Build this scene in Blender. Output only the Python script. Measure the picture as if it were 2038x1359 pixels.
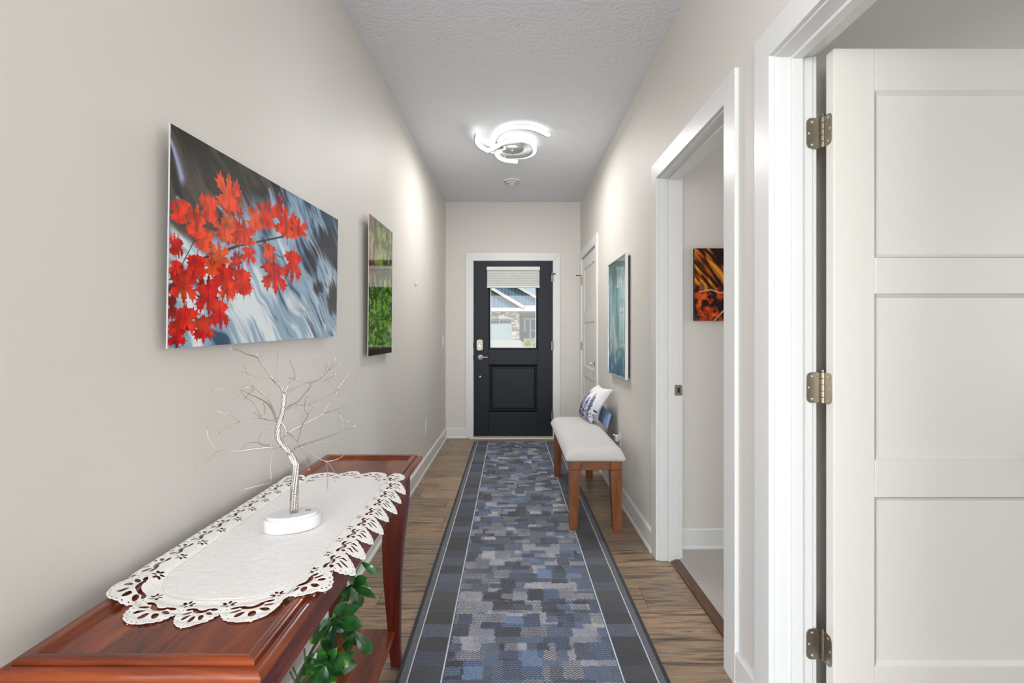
import bpy, bmesh, math, random
import numpy as np
from mathutils import Vector, Matrix

for o in list(bpy.data.objects):
    bpy.data.objects.remove(o)
scene = bpy.context.scene
COL = scene.collection
R = math.radians
random.seed(7)

def lin(c):
    return tuple((x / 12.92 if x <= 0.04045 else ((x + 0.055) / 1.055) ** 2.4) for x in c)

def hexc(h):
    return lin(tuple(int(h[i:i + 2], 16) / 255 for i in (0, 2, 4)))

# ------------------------------------------------------------------ camera
CAMZ = 1.225
FPX = 962.4
cam_d = bpy.data.cameras.new('camera')
cam_d.sensor_width = 36
cam_d.lens = FPX / 2038 * 36
cam_d.shift_x = -2.0 / 2038
cam_d.shift_y = -17.5 / 2038
cam_d.clip_start = 0.02
cam_d.clip_end = 300
cam = bpy.data.objects.new('camera', cam_d)
cam.location = (0, 0, CAMZ)
cam.rotation_euler = (R(90), 0, 0)
COL.objects.link(cam)
scene.camera = cam

# ------------------------------------------------------------------ sky, sun, window daylight, exposure
world = bpy.data.worlds.new('sky')
scene.world = world
world.use_nodes = True
wn = world.node_tree
for n in list(wn.nodes):
    wn.nodes.remove(n)
w_out = wn.nodes.new('ShaderNodeOutputWorld')
w_bg = wn.nodes.new('ShaderNodeBackground')
w_sky = wn.nodes.new('ShaderNodeTexSky')
w_sky.sky_type = 'NISHITA'
w_sky.sun_disc = False
w_sky.sun_elevation = R(48)
w_sky.sun_rotation = R(200)
w_bg.inputs['Strength'].default_value = 0.10
wn.links.new(w_sky.outputs[0], w_bg.inputs[0])
wn.links.new(w_bg.outputs[0], w_out.inputs[0])

def add_light(name, kind, loc, rot, energy, color=(1, 1, 1), size=None, size_y=None, angle=None, shape=None):
    d = bpy.data.lights.new(name, kind)
    d.energy = energy
    d.color = color
    if kind == 'AREA':
        d.shape = shape or 'RECTANGLE'
        d.size = size
        if size_y and d.shape in ('RECTANGLE', 'ELLIPSE'):
            d.size_y = size_y
    if angle is not None:
        d.angle = angle
    o = bpy.data.objects.new(name, d)
    o.location = loc
    o.rotation_euler = rot
    o['kind'] = 'helper'
    COL.objects.link(o)
    return o

add_light('sun', 'SUN', (0, -20, 40), (R(42), 0, R(-18)), 2.1, (1, 0.96, 0.88), angle=R(0.5))
# daylight through the living room windows behind the camera, and through the bedroom windows
add_light('window_daylight_back', 'AREA', (-0.6, -5.35, 1.45), (R(90), 0, R(0)), 280, (0.93, 0.968, 1.0), 4.4, 2.1)
add_light('window_daylight_side', 'AREA', (-4.05, -2.4, 1.45), (R(90), 0, R(-90)), 270, (0.93, 0.968, 1.0), 3.2, 2.1)
add_light('window_daylight_near_bedroom', 'AREA', (3.85, 0.1, 1.5), (R(90), 0, R(90)), 22, (0.96, 0.98, 1.0), 1.8, 1.4)
add_light('window_daylight_bedroom', 'AREA', (3.85, 2.2, 1.35), (R(90), 0, R(90)), 23, (0.96, 0.98, 1.0), 0.8, 1.2)
# daylight let in by the glazed front door
scene.view_settings.view_transform = 'Standard'
scene.view_settings.look = 'None'
scene.view_settings.exposure = 0.3
scene.view_settings.gamma = 1.0
scene.view_settings.use_curve_mapping = False

# ------------------------------------------------------------------ object helpers
def tag(o, label=None, cat=None, group=None, kind=None):
    if label:
        o['label'] = label
    if cat:
        o['category'] = cat
    if group:
        o['group'] = group
    if kind:
        o['kind'] = kind
    return o

def empty(name, loc=(0, 0, 0), rz=0.0):
    o = bpy.data.objects.new(name, None)
    o.location = loc
    o.rotation_euler = (0, 0, rz)
    o.empty_display_size = 0.1
    COL.objects.link(o)
    return o

class MB:
    def __init__(self):
        self.v = []
        self.f = []
    def add(self, vs, fs):
        b = len(self.v)
        self.v += [tuple(p) for p in vs]
        self.f += [tuple(i + b for i in f) for f in fs]
        return self
    def box(self, x0, x1, y0, y1, z0, z1):
        vs = [(x0, y0, z0), (x1, y0, z0), (x1, y1, z0), (x0, y1, z0), (x0, y0, z1), (x1, y0, z1), (x1, y1, z1), (x0, y1, z1)]
        return self.add(vs, [(0, 3, 2, 1), (4, 5, 6, 7), (0, 1, 5, 4), (1, 2, 6, 5), (2, 3, 7, 6), (3, 0, 4, 7)])
    def hexa(self, lo, hi):
        vs = list(lo) + list(hi)
        return self.add(vs, [(0, 3, 2, 1), (4, 5, 6, 7), (0, 1, 5, 4), (1, 2, 6, 5), (2, 3, 7, 6), (3, 0, 4, 7)])
    def prism(self, poly, a, b, axis):
        # poly: list of 2D points, extruded along axis from a to b. axis x -> (y,z); y -> (x,z); z -> (x,y)
        n = len(poly)
        def mk(p, t):
            if axis == 'x':
                return (t, p[0], p[1])
            if axis == 'y':
                return (p[0], t, p[1])
            return (p[0], p[1], t)
        vs = [mk(p, a) for p in poly] + [mk(p, b) for p in poly]
        fs = [tuple(range(n - 1, -1, -1)), tuple(range(n, 2 * n))]
        fs += [(i, (i + 1) % n, n + (i + 1) % n, n + i) for i in range(n)]
        return self.add(vs, fs)
    def tube(self, pts, rad, seg=8, caps=True):
        pts = [Vector(p) for p in pts]
        n = len(pts)
        if not isinstance(rad, (list, tuple)):
            rad = [rad] * n
        vs = []
        prev = None
        for i, p in enumerate(pts):
            t = (pts[min(i + 1, n - 1)] - pts[max(i - 1, 0)])
            t = t.normalized() if t.length > 1e-9 else Vector((0, 0, 1))
            if prev is None:
                a = Vector((0, 0, 1)) if abs(t.z) < 0.9 else Vector((1, 0, 0))
                u = t.cross(a).normalized()
            else:
                u = (prev - t * prev.dot(t))
                u = u.normalized() if u.length > 1e-6 else t.orthogonal().normalized()
            prev = u
            w = t.cross(u)
            for k in range(seg):
                a = 2 * math.pi * k / seg
                vs.append(p + (u * math.cos(a) + w * math.sin(a)) * rad[i])
        fs = []
        for i in range(n - 1):
            for k in range(seg):
                k2 = (k + 1) % seg
                fs.append((i * seg + k, i * seg + k2, (i + 1) * seg + k2, (i + 1) * seg + k))
        if caps:
            fs.append(tuple(range(seg - 1, -1, -1)))
            fs.append(tuple((n - 1) * seg + k for k in range(seg)))
        return self.add(vs, fs)
    def lathe(self, prof, seg=32, origin=(0, 0, 0), axis='z', sx=1.0, sy=1.0, caps=True):
        # prof: list of (r, h)
        vs = []
        for r, h in prof:
            for k in range(seg):
                a = 2 * math.pi * k / seg
                x, y = r * math.cos(a) * sx, r * math.sin(a) * sy
                if axis == 'z':
                    p = (x, y, h)
                elif axis == 'y':
                    p = (x, -h, y)       # h grows toward -Y
                else:
                    p = (-h, x, y)       # h grows toward -X
                vs.append((p[0] + origin[0], p[1] + origin[1], p[2] + origin[2]))
        fs = []
        n = len(prof)
        for i in range(n - 1):
            for k in range(seg):
                k2 = (k + 1) % seg
                fs.append((i * seg + k, i * seg + k2, (i + 1) * seg + k2, (i + 1) * seg + k))
        if caps:
            fs.append(tuple(range(seg - 1, -1, -1)))
            fs.append(tuple((n - 1) * seg + k for k in range(seg)))
        return self.add(vs, fs)
    def ring(self, rect, prof):
        # rect (x0,x1,y0,y1) swept with mitred corners by profile of (outset, z); closed around, open profile
        x0, x1, y0, y1 = rect
        vs = []
        for o, z in prof:
            vs += [(x0 - o, y0 - o, z), (x1 + o, y0 - o, z), (x1 + o, y1 + o, z), (x0 - o, y1 + o, z)]
        fs = []
        for i in range(len(prof) - 1):
            for k in range(4):
                k2 = (k + 1) % 4
                fs.append((i * 4 + k, i * 4 + k2, (i + 1) * 4 + k2, (i + 1) * 4 + k))
        return self.add(vs, fs)
    def xform(self, M):
        self.v = [tuple(M @ Vector(p)) for p in self.v]
        return self
    def build(self, name, mat, parent=None, smooth=False, bevel=0.0, bseg=2, sub=0, solid=0.0):
        me = bpy.data.meshes.new(name)
        me.from_pydata(self.v, [], self.f)
        bm = bmesh.new()
        bm.from_mesh(me)
        bmesh.ops.recalc_face_normals(bm, faces=bm.faces)
        bm.to_mesh(me)
        bm.free()
        me.update()
        if smooth:
            for p in me.polygons:
                p.use_smooth = True
        o = bpy.data.objects.new(name, me)
        if mat:
            me.materials.append(mat)
        COL.objects.link(o)
        if parent is not None:
            o.parent = parent
        if solid:
            m = o.modifiers.new('solid', 'SOLIDIFY')
            m.thickness = solid
            m.offset = 0
        if sub:
            m = o.modifiers.new('sub', 'SUBSURF')
            m.levels = sub
            m.render_levels = sub
        if bevel:
            m = o.modifiers.new('bevel', 'BEVEL')
            m.width = bevel
            m.segments = bseg
            m.limit_method = 'ANGLE'
            m.angle_limit = R(40)
            if smooth or bseg > 1:
                for p in me.polygons:
                    p.use_smooth = True
                m.harden_normals = True
        return o

def struct(o, label=None):
    o['kind'] = 'structure'
    if label:
        o['label'] = label
    return o

# ------------------------------------------------------------------ materials
MATS = {}
def node_mat(name):
    m = bpy.data.materials.new(name)
    m.use_nodes = True
    nt = m.node_tree
    b = nt.nodes['Principled BSDF']
    MATS[name] = m
    return m, nt, b

def bump_noise(nt, b, scale, strength, dist=0.002, detail=3, coord='Object', mapping=None):
    tc = nt.nodes.new('ShaderNodeTexCoord')
    nz = nt.nodes.new('ShaderNodeTexNoise')
    nz.inputs['Scale'].default_value = scale
    nz.inputs['Detail'].default_value = detail
    src = tc.outputs[coord]
    if mapping:
        mp = nt.nodes.new('ShaderNodeMapping')
        mp.inputs['Scale'].default_value = mapping
        nt.links.new(src, mp.inputs['Vector'])
        src = mp.outputs[0]
    nt.links.new(src, nz.inputs['Vector'])
    bp = nt.nodes.new('ShaderNodeBump')
    bp.inputs['Strength'].default_value = strength
    bp.inputs['Distance'].default_value = dist
    nt.links.new(nz.outputs['Fac'], bp.inputs['Height'])
    nt.links.new(bp.outputs[0], b.inputs['Normal'])
    return nz

def pm(name, col, rough=0.5, metal=0.0, bump=None, coat=0.0, spec=0.5, sheen=0.0, var=0.0, varscale=3.0):
    m, nt, b = node_mat(name)
    c = hexc(col) if isinstance(col, str) else col
    b.inputs['Base Color'].default_value = (*c, 1)
    b.inputs['Roughness'].default_value = rough
    b.inputs['Metallic'].default_value = metal
    b.inputs['Specular IOR Level'].default_value = spec
    b.inputs['Coat Weight'].default_value = coat
    b.inputs['Coat Roughness'].default_value = 0.08
    b.inputs['Sheen Weight'].default_value = sheen
    if bump:
        bump_noise(nt, b, *bump)
    if var:
        tc = nt.nodes.new('ShaderNodeTexCoord')
        nz = nt.nodes.new('ShaderNodeTexNoise')
        nz.inputs['Scale'].default_value = varscale
        nz.inputs['Detail'].default_value = 4
        nt.links.new(tc.outputs['Object'], nz.inputs['Vector'])
        rp = nt.nodes.new('ShaderNodeValToRGB')
        rp.color_ramp.elements[0].position = 0.3
        rp.color_ramp.elements[1].position = 0.7
        rp.color_ramp.elements[0].color = (*[x * (1 - var) for x in c], 1)
        rp.color_ramp.elements[1].color = (*[min(1, x * (1 + var)) for x in c], 1)
        nt.links.new(nz.outputs['Fac'], rp.inputs['Fac'])
        nt.links.new(rp.outputs[0], b.inputs['Base Color'])
    return m

def wood(name, cols, axis='y', rough=0.3, coat=0.3, fine=1.0, rnd=False, stretch=9.0, bumps=0.15, lo=0.28, hi=0.72):
    m, nt, b = node_mat(name)
    tc = nt.nodes.new('ShaderNodeTexCoord')
    mp = nt.nodes.new('ShaderNodeMapping')
    sc = {'x': (1, stretch, stretch), 'y': (stretch, 1, stretch), 'z': (stretch, stretch, 1)}[axis]
    mp.inputs['Scale'].default_value = tuple(s * fine for s in sc)
    if rnd:
        oi = nt.nodes.new('ShaderNodeObjectInfo')
        vm = nt.nodes.new('ShaderNodeVectorMath')
        vm.operation = 'SCALE'
        cb = nt.nodes.new('ShaderNodeCombineXYZ')
        for i in range(3):
            nt.links.new(oi.outputs['Random'], cb.inputs[i])
        nt.links.new(cb.outputs[0], vm.inputs[0])
        vm.inputs['Scale'].default_value = 37.0
        ad = nt.nodes.new('ShaderNodeVectorMath')
        nt.links.new(tc.outputs['Object'], ad.inputs[0])
        nt.links.new(vm.outputs[0], ad.inputs[1])
        nt.links.new(ad.outputs[0], mp.inputs['Vector'])
    else:
        nt.links.new(tc.outputs['Object'], mp.inputs['Vector'])
    nz = nt.nodes.new('ShaderNodeTexNoise')
    nz.inputs['Scale'].default_value = 2.0
    nz.inputs['Detail'].default_value = 8
    nz.inputs['Roughness'].default_value = 0.62
    nz.inputs['Distortion'].default_value = 0.6
    nt.links.new(mp.outputs[0], nz.inputs['Vector'])
    rp = nt.nodes.new('ShaderNodeValToRGB')
    els = rp.color_ramp.elements
    n = len(cols)
    for i, c in enumerate(cols):
        p = lo + (hi - lo) * i / (n - 1)
        e = els[i] if i < 2 else els.new(p)
        e.position = p
    for i, c in enumerate(cols):
        els[i].position = lo + (hi - lo) * i / (n - 1)
        els[i].color = (*hexc(c), 1)
    nt.links.new(nz.outputs['Fac'], rp.inputs['Fac'])
    last = rp.outputs[0]
    if rnd:
        # each board its own tone
        r2 = nt.nodes.new('ShaderNodeValToRGB')
        r2.color_ramp.elements[0].color = (0.78, 0.80, 0.84, 1)
        r2.color_ramp.elements[1].color = (1.14, 1.09, 1.02, 1)
        nt.links.new(oi.outputs['Random'], r2.inputs['Fac'])
        mx = nt.nodes.new('ShaderNodeMix')
        mx.data_type = 'RGBA'
        mx.blend_type = 'MULTIPLY'
        mx.inputs[0].default_value = 1.0
        nt.links.new(last, mx.inputs[6])
        nt.links.new(r2.outputs[0], mx.inputs[7])
        last = mx.outputs[2]
    nt.links.new(last, b.inputs['Base Color'])
    b.inputs['Roughness'].default_value = rough
    b.inputs['Coat Weight'].default_value = coat
    b.inputs['Coat Roughness'].default_value = 0.12
    bp = nt.nodes.new('ShaderNodeBump')
    bp.inputs['Strength'].default_value = bumps
    bp.inputs['Distance'].default_value = 0.001
    nt.links.new(nz.outputs['Fac'], bp.inputs['Height'])
    nt.links.new(bp.outputs[0], b.inputs['Normal'])
    return m

def attr_mat(name, rough=0.1, spec=0.5, coat=0.0, bump=None):
    m, nt, b = node_mat(name)
    a = nt.nodes.new('ShaderNodeAttribute')
    a.attribute_name = 'print'
    nt.links.new(a.outputs['Color'], b.inputs['Base Color'])
    b.inputs['Roughness'].default_value = rough
    b.inputs['Specular IOR Level'].default_value = spec
    b.inputs['Coat Weight'].default_value = coat
    b.inputs['Coat Roughness'].default_value = 0.02
    if bump:
        bump_noise(nt, b, *bump)
    return m

def glass_mat(name, tint=(1, 1, 1)):
    m = bpy.data.materials.new(name)
    m.use_nodes = True
    nt = m.node_tree
    for n in list(nt.nodes):
        nt.nodes.remove(n)
    out = nt.nodes.new('ShaderNodeOutputMaterial')
    mix = nt.nodes.new('ShaderNodeMixShader')
    tr = nt.nodes.new('ShaderNodeBsdfTransparent')
    tr.inputs[0].default_value = (*tint, 1)
    gl = nt.nodes.new('ShaderNodeBsdfGlossy')
    gl.inputs['Roughness'].default_value = 0.01
    fr = nt.nodes.new('ShaderNodeFresnel')
    fr.inputs['IOR'].default_value = 1.45
    ge = nt.nodes.new('ShaderNodeNewGeometry')
    iv = nt.nodes.new('ShaderNodeMath'); iv.operation = 'SUBTRACT'; iv.inputs[0].default_value = 1.0
    nt.links.new(ge.outputs['Backfacing'], iv.inputs[1])
    ml = nt.nodes.new('ShaderNodeMath'); ml.operation = 'MULTIPLY'
    nt.links.new(fr.outputs[0], ml.inputs[0]); nt.links.new(iv.outputs[0], ml.inputs[1])
    nt.links.new(ml.outputs[0], mix.inputs[0])
    nt.links.new(tr.outputs[0], mix.inputs[1])
    nt.links.new(gl.outputs[0], mix.inputs[2])
    nt.links.new(mix.outputs[0], out.inputs[0])
    MATS[name] = m
    return m

def emit_mat(name, col, strength):
    m, nt, b = node_mat(name)
    b.inputs['Base Color'].default_value = (0.9, 0.9, 0.9, 1)
    b.inputs['Emission Color'].default_value = (*col, 1)
    b.inputs['Emission Strength'].default_value = strength
    return m

M_wall = pm('wall_paint', 'dad6d0', 0.55, bump=(260, 0.12, 0.001, 2), spec=0.35)
M_ceil = pm('ceiling_texture', 'e6e9ee', 0.9, bump=(46, 0.95, 0.007, 5), spec=0.2)
M_trim = pm('white_trim', 'e1e2e1', 0.32, spec=0.5)
M_door = pm('painted_door', 'e2dfd8', 0.3, spec=0.5, bump=(180, 0.03, 0.001, 2))
M_plank = wood('vinyl_plank', ['3a3029', '67574a', '8c7662', 'a68e74', '796c60', '594d43'], 'x', 0.42, 0.10, 1.5, True, 15.0, 0.15, 0.31, 0.70)
M_navy = pm('navy_paint', '151b26', 0.42, spec=0.25, bump=(120, 0.05, 0.001, 3))
M_groove = pm('navy_groove', '161b24', 0.5)
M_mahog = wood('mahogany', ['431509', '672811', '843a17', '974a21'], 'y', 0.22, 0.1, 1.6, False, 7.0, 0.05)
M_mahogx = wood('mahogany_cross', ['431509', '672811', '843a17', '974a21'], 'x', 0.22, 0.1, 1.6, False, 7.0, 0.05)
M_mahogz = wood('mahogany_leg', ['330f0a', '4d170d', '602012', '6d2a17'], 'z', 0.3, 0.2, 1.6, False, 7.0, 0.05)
M_oak = wood('bench_wood', ['41200a', '6a3812', '83481c', '925524'], 'z', 0.4, 0.25, 2.0, False, 8.0, 0.15)
M_linen = pm('linen', 'cdcbca', 0.9, sheen=0.3, bump=(900, 0.25, 0.0008, 2), var=0.05, varscale=180)
M_steel = pm('satin_nickel', '98938a', 0.38, 1.0, bump=(60, 0.03, 0.001, 2))
M_chrome = pm('chrome', 'd5d5d6', 0.12, 1.0)
M_hinge = pm('hinge_nickel', '9c9588', 0.33, 1.0, bump=(300, 0.04, 0.001, 2))
M_screw = pm('screw_steel', 'd6d0c4', 0.3, 1.0)
M_black = pm('dark_slot', '0c0c0d', 0.6)
M_glass = glass_mat('window_glass', (0.97, 0.99, 0.99))
M_whitepl = pm('white_plastic', 'e2e1e4', 0.32)
M_lace = pm('lace_cotton', 'f8f6f3', 0.85, bump=(900, 0.35, 0.001, 2))
M_cloth = pm('damask_cotton', 'f4f2f0', 0.7, bump=(60, 0.7, 0.004, 5), sheen=0.2)
M_wire = pm('silver_wire', 'cbc7c1', 0.26, 1.0, bump=(240, 0.5, 0.002, 2))
M_shade = pm('shade_fabric', 'dddedc', 0.8)
M_carpet = pm('carpet_pile', 'ddd6ce', 0.95, bump=(380, 1.0, 0.01, 3), var=0.12, varscale=160)
M_led = emit_mat('led_diffuser', (1.0, 0.99, 0.97), 1.05)
M_oakstrip = wood('transition_wood', ['3a2318', '57341f', '6b4226'], 'y', 0.4, 0.2, 2.0)

# ------------------------------------------------------------------ dimensions
XL, XR = -0.784, 0.784          # hall wall faces
XRB = 0.896                     # back face of right wall
YE = 5.63                       # end wall face
ZC = 2.745                      # ceiling
YB = -5.4                       # living room back wall
HEAD = 2.051                    # underside of door heads
CT = 0.016                      # casing thickness
CW = 0.0889                     # casing width

# ------------------------------------------------------------------ floor
fl = MB().box(-4.2, XRB - 0.03, YB, YE + 0.12, -0.05, -0.007)
floor = struct(fl.build('floor', pm('subfloor', '6b5c4e', 0.6)), 'grey brown wood plank floor of the hallway')
PW = 0.178
PL = 1.22
y = 2.503 - 17 * PW
row = 0
joint_known = {-2: 0.603, -1: 0.30, 3: -0.45, 6: -0.70}
rows = []
k = -12
while True:
    y0 = 2.503 + k * PW
    if y0 > YE:
        break
    y1 = min(y0 + PW, YE + 0.0)
    j = joint_known.get(k, ((k * 0.437) % 1.0) * PL - 0.7)
    xa, xb = XL - 0.01, 0.862
    cuts = [xa]
    c = j
    while c > xa + 0.12:
        c -= PL
    while c < xb - 0.06:
        if c > xa + 0.06:
            cuts.append(c)
        c += PL
    cuts.append(xb)
    for a, b in zip(cuts[:-1], cuts[1:]):
        g = 0.0006
        cx, cy = (a + b) / 2, (y0 + y1) / 2
        hx, hy = (b - a) / 2 - g, (y1 - y0) / 2 - g
        e = 0.0016
        mb = MB()
        mb.hexa([(-hx, -hy, -0.007), (hx, -hy, -0.007), (hx, hy, -0.007), (-hx, hy, -0.007)],
                [(-hx, -hy, -0.0012), (hx, -hy, -0.0012), (hx, hy, -0.0012), (-hx, hy, -0.0012)])
        mb.hexa([(-hx, -hy, -0.0012), (hx, -hy, -0.0012), (hx, hy, -0.0012), (-hx, hy, -0.0012)],
                [(-hx + e, -hy + e, 0), (hx - e, -hy + e, 0), (hx - e, hy - e, 0), (-hx + e, hy - e, 0)])
        p = mb.build('plank', M_plank, floor)
        p.location = (cx, cy, 0)
    k += 1
# living room end of the floor, same boards seen from nowhere in the picture
fb = MB().box(-4.2, XRB - 0.03, YB, 2.503 - 12 * PW, -0.007, 0.0)
o = fb.build('living_room_boards', M_plank, floor)

# bedroom carpets
cp = MB().box(0.892, 4.0, 1.665, 2.729, -0.03, 0.012)
struct(cp.build('floor_bedroom', M_carpet), 'grey beige carpet seen through the middle doorway')
cp = MB().box(0.892, 4.0, -1.2, 1.55, -0.03, 0.012)
struct(cp.build('floor_near_bedroom', M_carpet), 'grey beige carpet behind the open white door')
ts = MB().prism([(0.842, 0.0), (0.846, 0.007), (0.866, 0.010), (0.890, 0.009), (0.894, 0.0)], 1.765, 2.60, 'y')
struct(ts.build('trim_1', M_oakstrip), 'dark brown transition strip between plank floor and carpet')

# ------------------------------------------------------------------ ceiling and walls
ce = MB().box(-4.3, 4.2, YB - 0.1, YE + 0.12, ZC, ZC + 0.15)
struct(ce.build('ceiling', M_ceil), 'knockdown textured light grey hallway ceiling')
wl = MB().box(XL - 0.12, XL, 0.35, YE, 0, ZC)
wall_left = struct(wl.build('wall_left', M_wall), 'warm grey left hallway wall')
# end wall with the front door opening
wa = MB()
DX0, DX1, DZ = -0.463, 0.467, 2.063
wa.box(XL - 0.12, DX0 - 0.02, YE, YE + 0.12, 0, ZC)
wa.box(DX1 + 0.02, XRB, YE, YE + 0.12, 0, ZC)
wa.box(DX0 - 0.02, DX1 + 0.02, YE, YE + 0.12, DZ + 0.02, ZC)
struct(wa.build('wall_end', M_wall), 'warm grey end wall around the front door')
# right wall with three openings
D1 = (0.612, 1.447)
D2 = (1.770, 2.595)
D3 = (4.540, 5.475)
JT = 0.018
wr = MB()
ys = [-1.2]
for a, b in (D1, D2, D3):
    ys += [a - JT, b + JT]
ys.append(YE)
for i in range(0, len(ys), 2):
    wr.box(XR, XRB, ys[i], ys[i + 1], 0, ZC)
for a, b in (D1, D2, D3):
    wr.box(XR, XRB, a - JT, b + JT, HEAD + JT, ZC)
struct(wr.build('wall_right', M_wall), 'warm grey right hallway wall with three doorways')
struct(MB().box(XRB, 4.0, 1.55, 1.665, 0, ZC).build('wall_partition', M_wall), 'wall between the two bedrooms')
struct(MB().box(XRB, 4.0, 2.729, 2.84, 0, ZC).build('wall_bedroom', M_wall), 'bedroom wall carrying the orange print')
# outer wall of bedrooms with window openings
wo = MB()
wo.box(4.0, 4.12, -1.3, -0.8, 0, ZC); wo.box(4.0, 4.12, 1.0, 1.8, 0, ZC); wo.box(4.0, 4.12, 2.6, 2.84, 0, ZC)
for a, b in ((-0.8, 1.0), (1.8, 2.6)):
    wo.box(4.0, 4.12, a, b, 0, 0.8); wo.box(4.0, 4.12, a, b, 2.2, ZC)
struct(wo.build('wall_outer', M_wall), 'outer bedroom wall with windows')
struct(MB().box(XRB, 4.0, -1.3, -1.2, 0, ZC).build('wall_near_bedroom', M_wall), 'near bedroom wall')
# living room shell behind the camera
lv = MB()
lv.box(-4.2, XL - 0.12, 0.35, 0.47, 0, ZC)
lv.box(-4.3, -4.2, YB, -4.0, 0, ZC); lv.box(-4.3, -4.2, -0.8, 0.47, 0, ZC)
lv.box(-4.3, -4.2, -4.0, -0.8, 0, 0.4); lv.box(-4.3, -4.2, -4.0, -0.8, 2.5, ZC)
struct(lv.build('wall_living_side', M_wall), 'living room side wall with window')
lv = MB()
lv.box(-4.3, -2.8, YB - 0.1, YB, 0, ZC); lv.box(1.6, 4.0, YB - 0.1, YB, 0, ZC)
lv.box(-2.8, 1.6, YB - 0.1, YB, 0, 0.4); lv.box(-2.8, 1.6, YB - 0.1, YB, 2.5, ZC)
struct(lv.build('wall_back', M_wall), 'living room back wall with wide window')
struct(MB().box(4.0, 4.12, YB - 0.1, -1.3, 0, ZC).build('wall_living_right', M_wall), 'living room right wall')
struct(MB().box(XRB, 4.0, YB, -1.3, -0.05, 0).build('floor_living', M_plank), 'living room floor')
# closet lining
cl = MB().box(XRB + 0.6, XRB + 0.62, 4.3, YE, 0, ZC)
cl.box(XRB, XRB + 0.62, 4.28, 4.3, 0, ZC)
cl.box(XRB, XRB + 0.62, YE + 0.0, YE + 0.12, 0, ZC)
struct(cl.build('wall_closet', M_wall), 'closet lining behind the closet door')

# ------------------------------------------------------------------ baseboards
BH = 0.118
bprof = [(0, 0), (0.022, 0), (0.022, 0.012), (0.017, 0.020), (0.0145, 0.024), (0.0145, BH - 0.008), (0.010, BH), (0, BH)]
def baseboard_y(name, x, sgn, y0, y1, label):
    mb = MB().prism([(x + sgn * a, z) for a, z in bprof], 0, 1, 'y')
    mb.v = [(p[0], y0 if p[1] < 0.5 else y1, p[2]) for p in mb.v]
    return struct(mb.build(name, M_trim), label)
def baseboard_x(name, yy, x0, x1, label, z=0.0):
    mb = MB().prism([(yy - a, b + z) for a, b in bprof], x0, x1, 'x')
    return struct(mb.build(name, M_trim), label)
baseboard_y('baseboard_left', XL, 1, 0.35, YE, 'white baseboard along the left wall')
baseboard_y('baseboard_right', XR, -1, 2.600 + CW, 4.535 - CW, 'white baseboard behind the bench')
baseboard_y('baseboard_right_pier', XR, -1, 1.452 + CW, 1.765 - CW, 'short white baseboard between the two doorways')
baseboard_y('baseboard_right_corner', XR, -1, 5.480 + CW, YE, 'short white baseboard in the far right corner')
baseboard_x('baseboard_end_left', YE, XL, -0.5485, 'white baseboard left of the front door')
baseboard_x('baseboard_end_right', YE, 0.5485, XR, 'white baseboard right of the front door')
baseboard_x('baseboard_bedroom', 2.729, XRB + 0.02, 4.0, 'white baseboard above the bedroom carpet', 0.006)

# ------------------------------------------------------------------ door frames (jambs, stops, casings)
def doorway(name, a, b, label, casing_both=True, stop=(0.830, 0.862)):
    root = struct(empty(name, (XR, (a + b) / 2, 0)), label)
    off = root.location
    T = Matrix.Translation(-off)
    def part(nm, mb, mat=M_trim, bev=0.0015):
        return mb.xform(T).build(nm, mat, root, bevel=bev, bseg=2)
    # jambs
    part('jamb', MB().box(XR - 0.0005, XRB + 0.0005, a - JT + 0.0005, a, 0, HEAD + 0.017))
    part('jamb', MB().box(XR - 0.0005, XRB + 0.0005, b, b + JT - 0.0005, 0, HEAD + 0.017))
    part('head_jamb', MB().box(XR - 0.0005, XRB + 0.0005, a, b, HEAD, HEAD + 0.017))
    if stop:
        s0, s1 = stop
        part('stop', MB().box(s0, s1, a, a + 0.011, 0, HEAD))
        part('stop', MB().box(s0, s1, b - 0.011, b, 0, HEAD))
        part('head_stop', MB().box(s0, s1, a + 0.011, b - 0.011, HEAD - 0.011, HEAD))
    sides = [(XR - CT, XR)]
    if casing_both:
        sides.append((XRB, XRB + CT))
    i0, i1, iz = a - 0.005, b + 0.005, HEAD + 0.005
    for x0, x1 in sides:
        # mitred flat casing boards
        def board(poly):
            return MB().prism(poly, x0, x1, 'x')
        part('casing', board([(i0, 0), (i0, iz), (i0 - CW, iz + CW), (i0 - CW, 0)]), bev=0.002)
        part('casing', board([(i1, 0), (i1 + CW, 0), (i1 + CW, iz + CW), (i1, iz)]), bev=0.002)
        part('head_casing', board([(i0, iz), (i1, iz), (i1 + CW, iz + CW), (i0 - CW, iz + CW)]), bev=0.002)
    return root

doorway('trim_2', *D1, 'white door frame nearest the camera on the right')
dw2 = doorway('trim_3', *D2, 'white frame of the open middle doorway to the carpeted bedroom')
doorway('trim_4', *D3, 'white frame of the closed closet door near the front door', False, None)
# strike plate on the middle doorway's far jamb
def child(mb, name, mat, parent, **kw):
    """build a part from world coordinates under a parent that has only a location"""
    loc = parent.location.copy()
    pp = parent.parent
    while pp is not None:
        loc += pp.location
        pp = pp.parent
    mb.xform(Matrix.Translation(-loc))
    return mb.build(name, mat, parent, **kw)
sp = MB()
yj = D2[1]
sp.box(0.868, 0.905, yj - 0.0022, yj, 0.888, 0.945)
sp.box(0.903, 0.907, yj - 0.006, yj, 0.893, 0.940)
spo = child(sp, 'strike_plate', M_steel, dw2, bevel=0.002)
spo['label'] = 'satin nickel strike plate'
child(MB().box(0.882, 0.894, yj - 0.0027, yj - 0.0015, 0.903, 0.930), 'latch_hole', M_black, spo)
for zz in (0.896, 0.937):
    child(MB().lathe([(0.003, 0), (0.003, 0.0028)], 10, (0.886, yj, zz), 'y'), 'screw', M_screw, spo)

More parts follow.
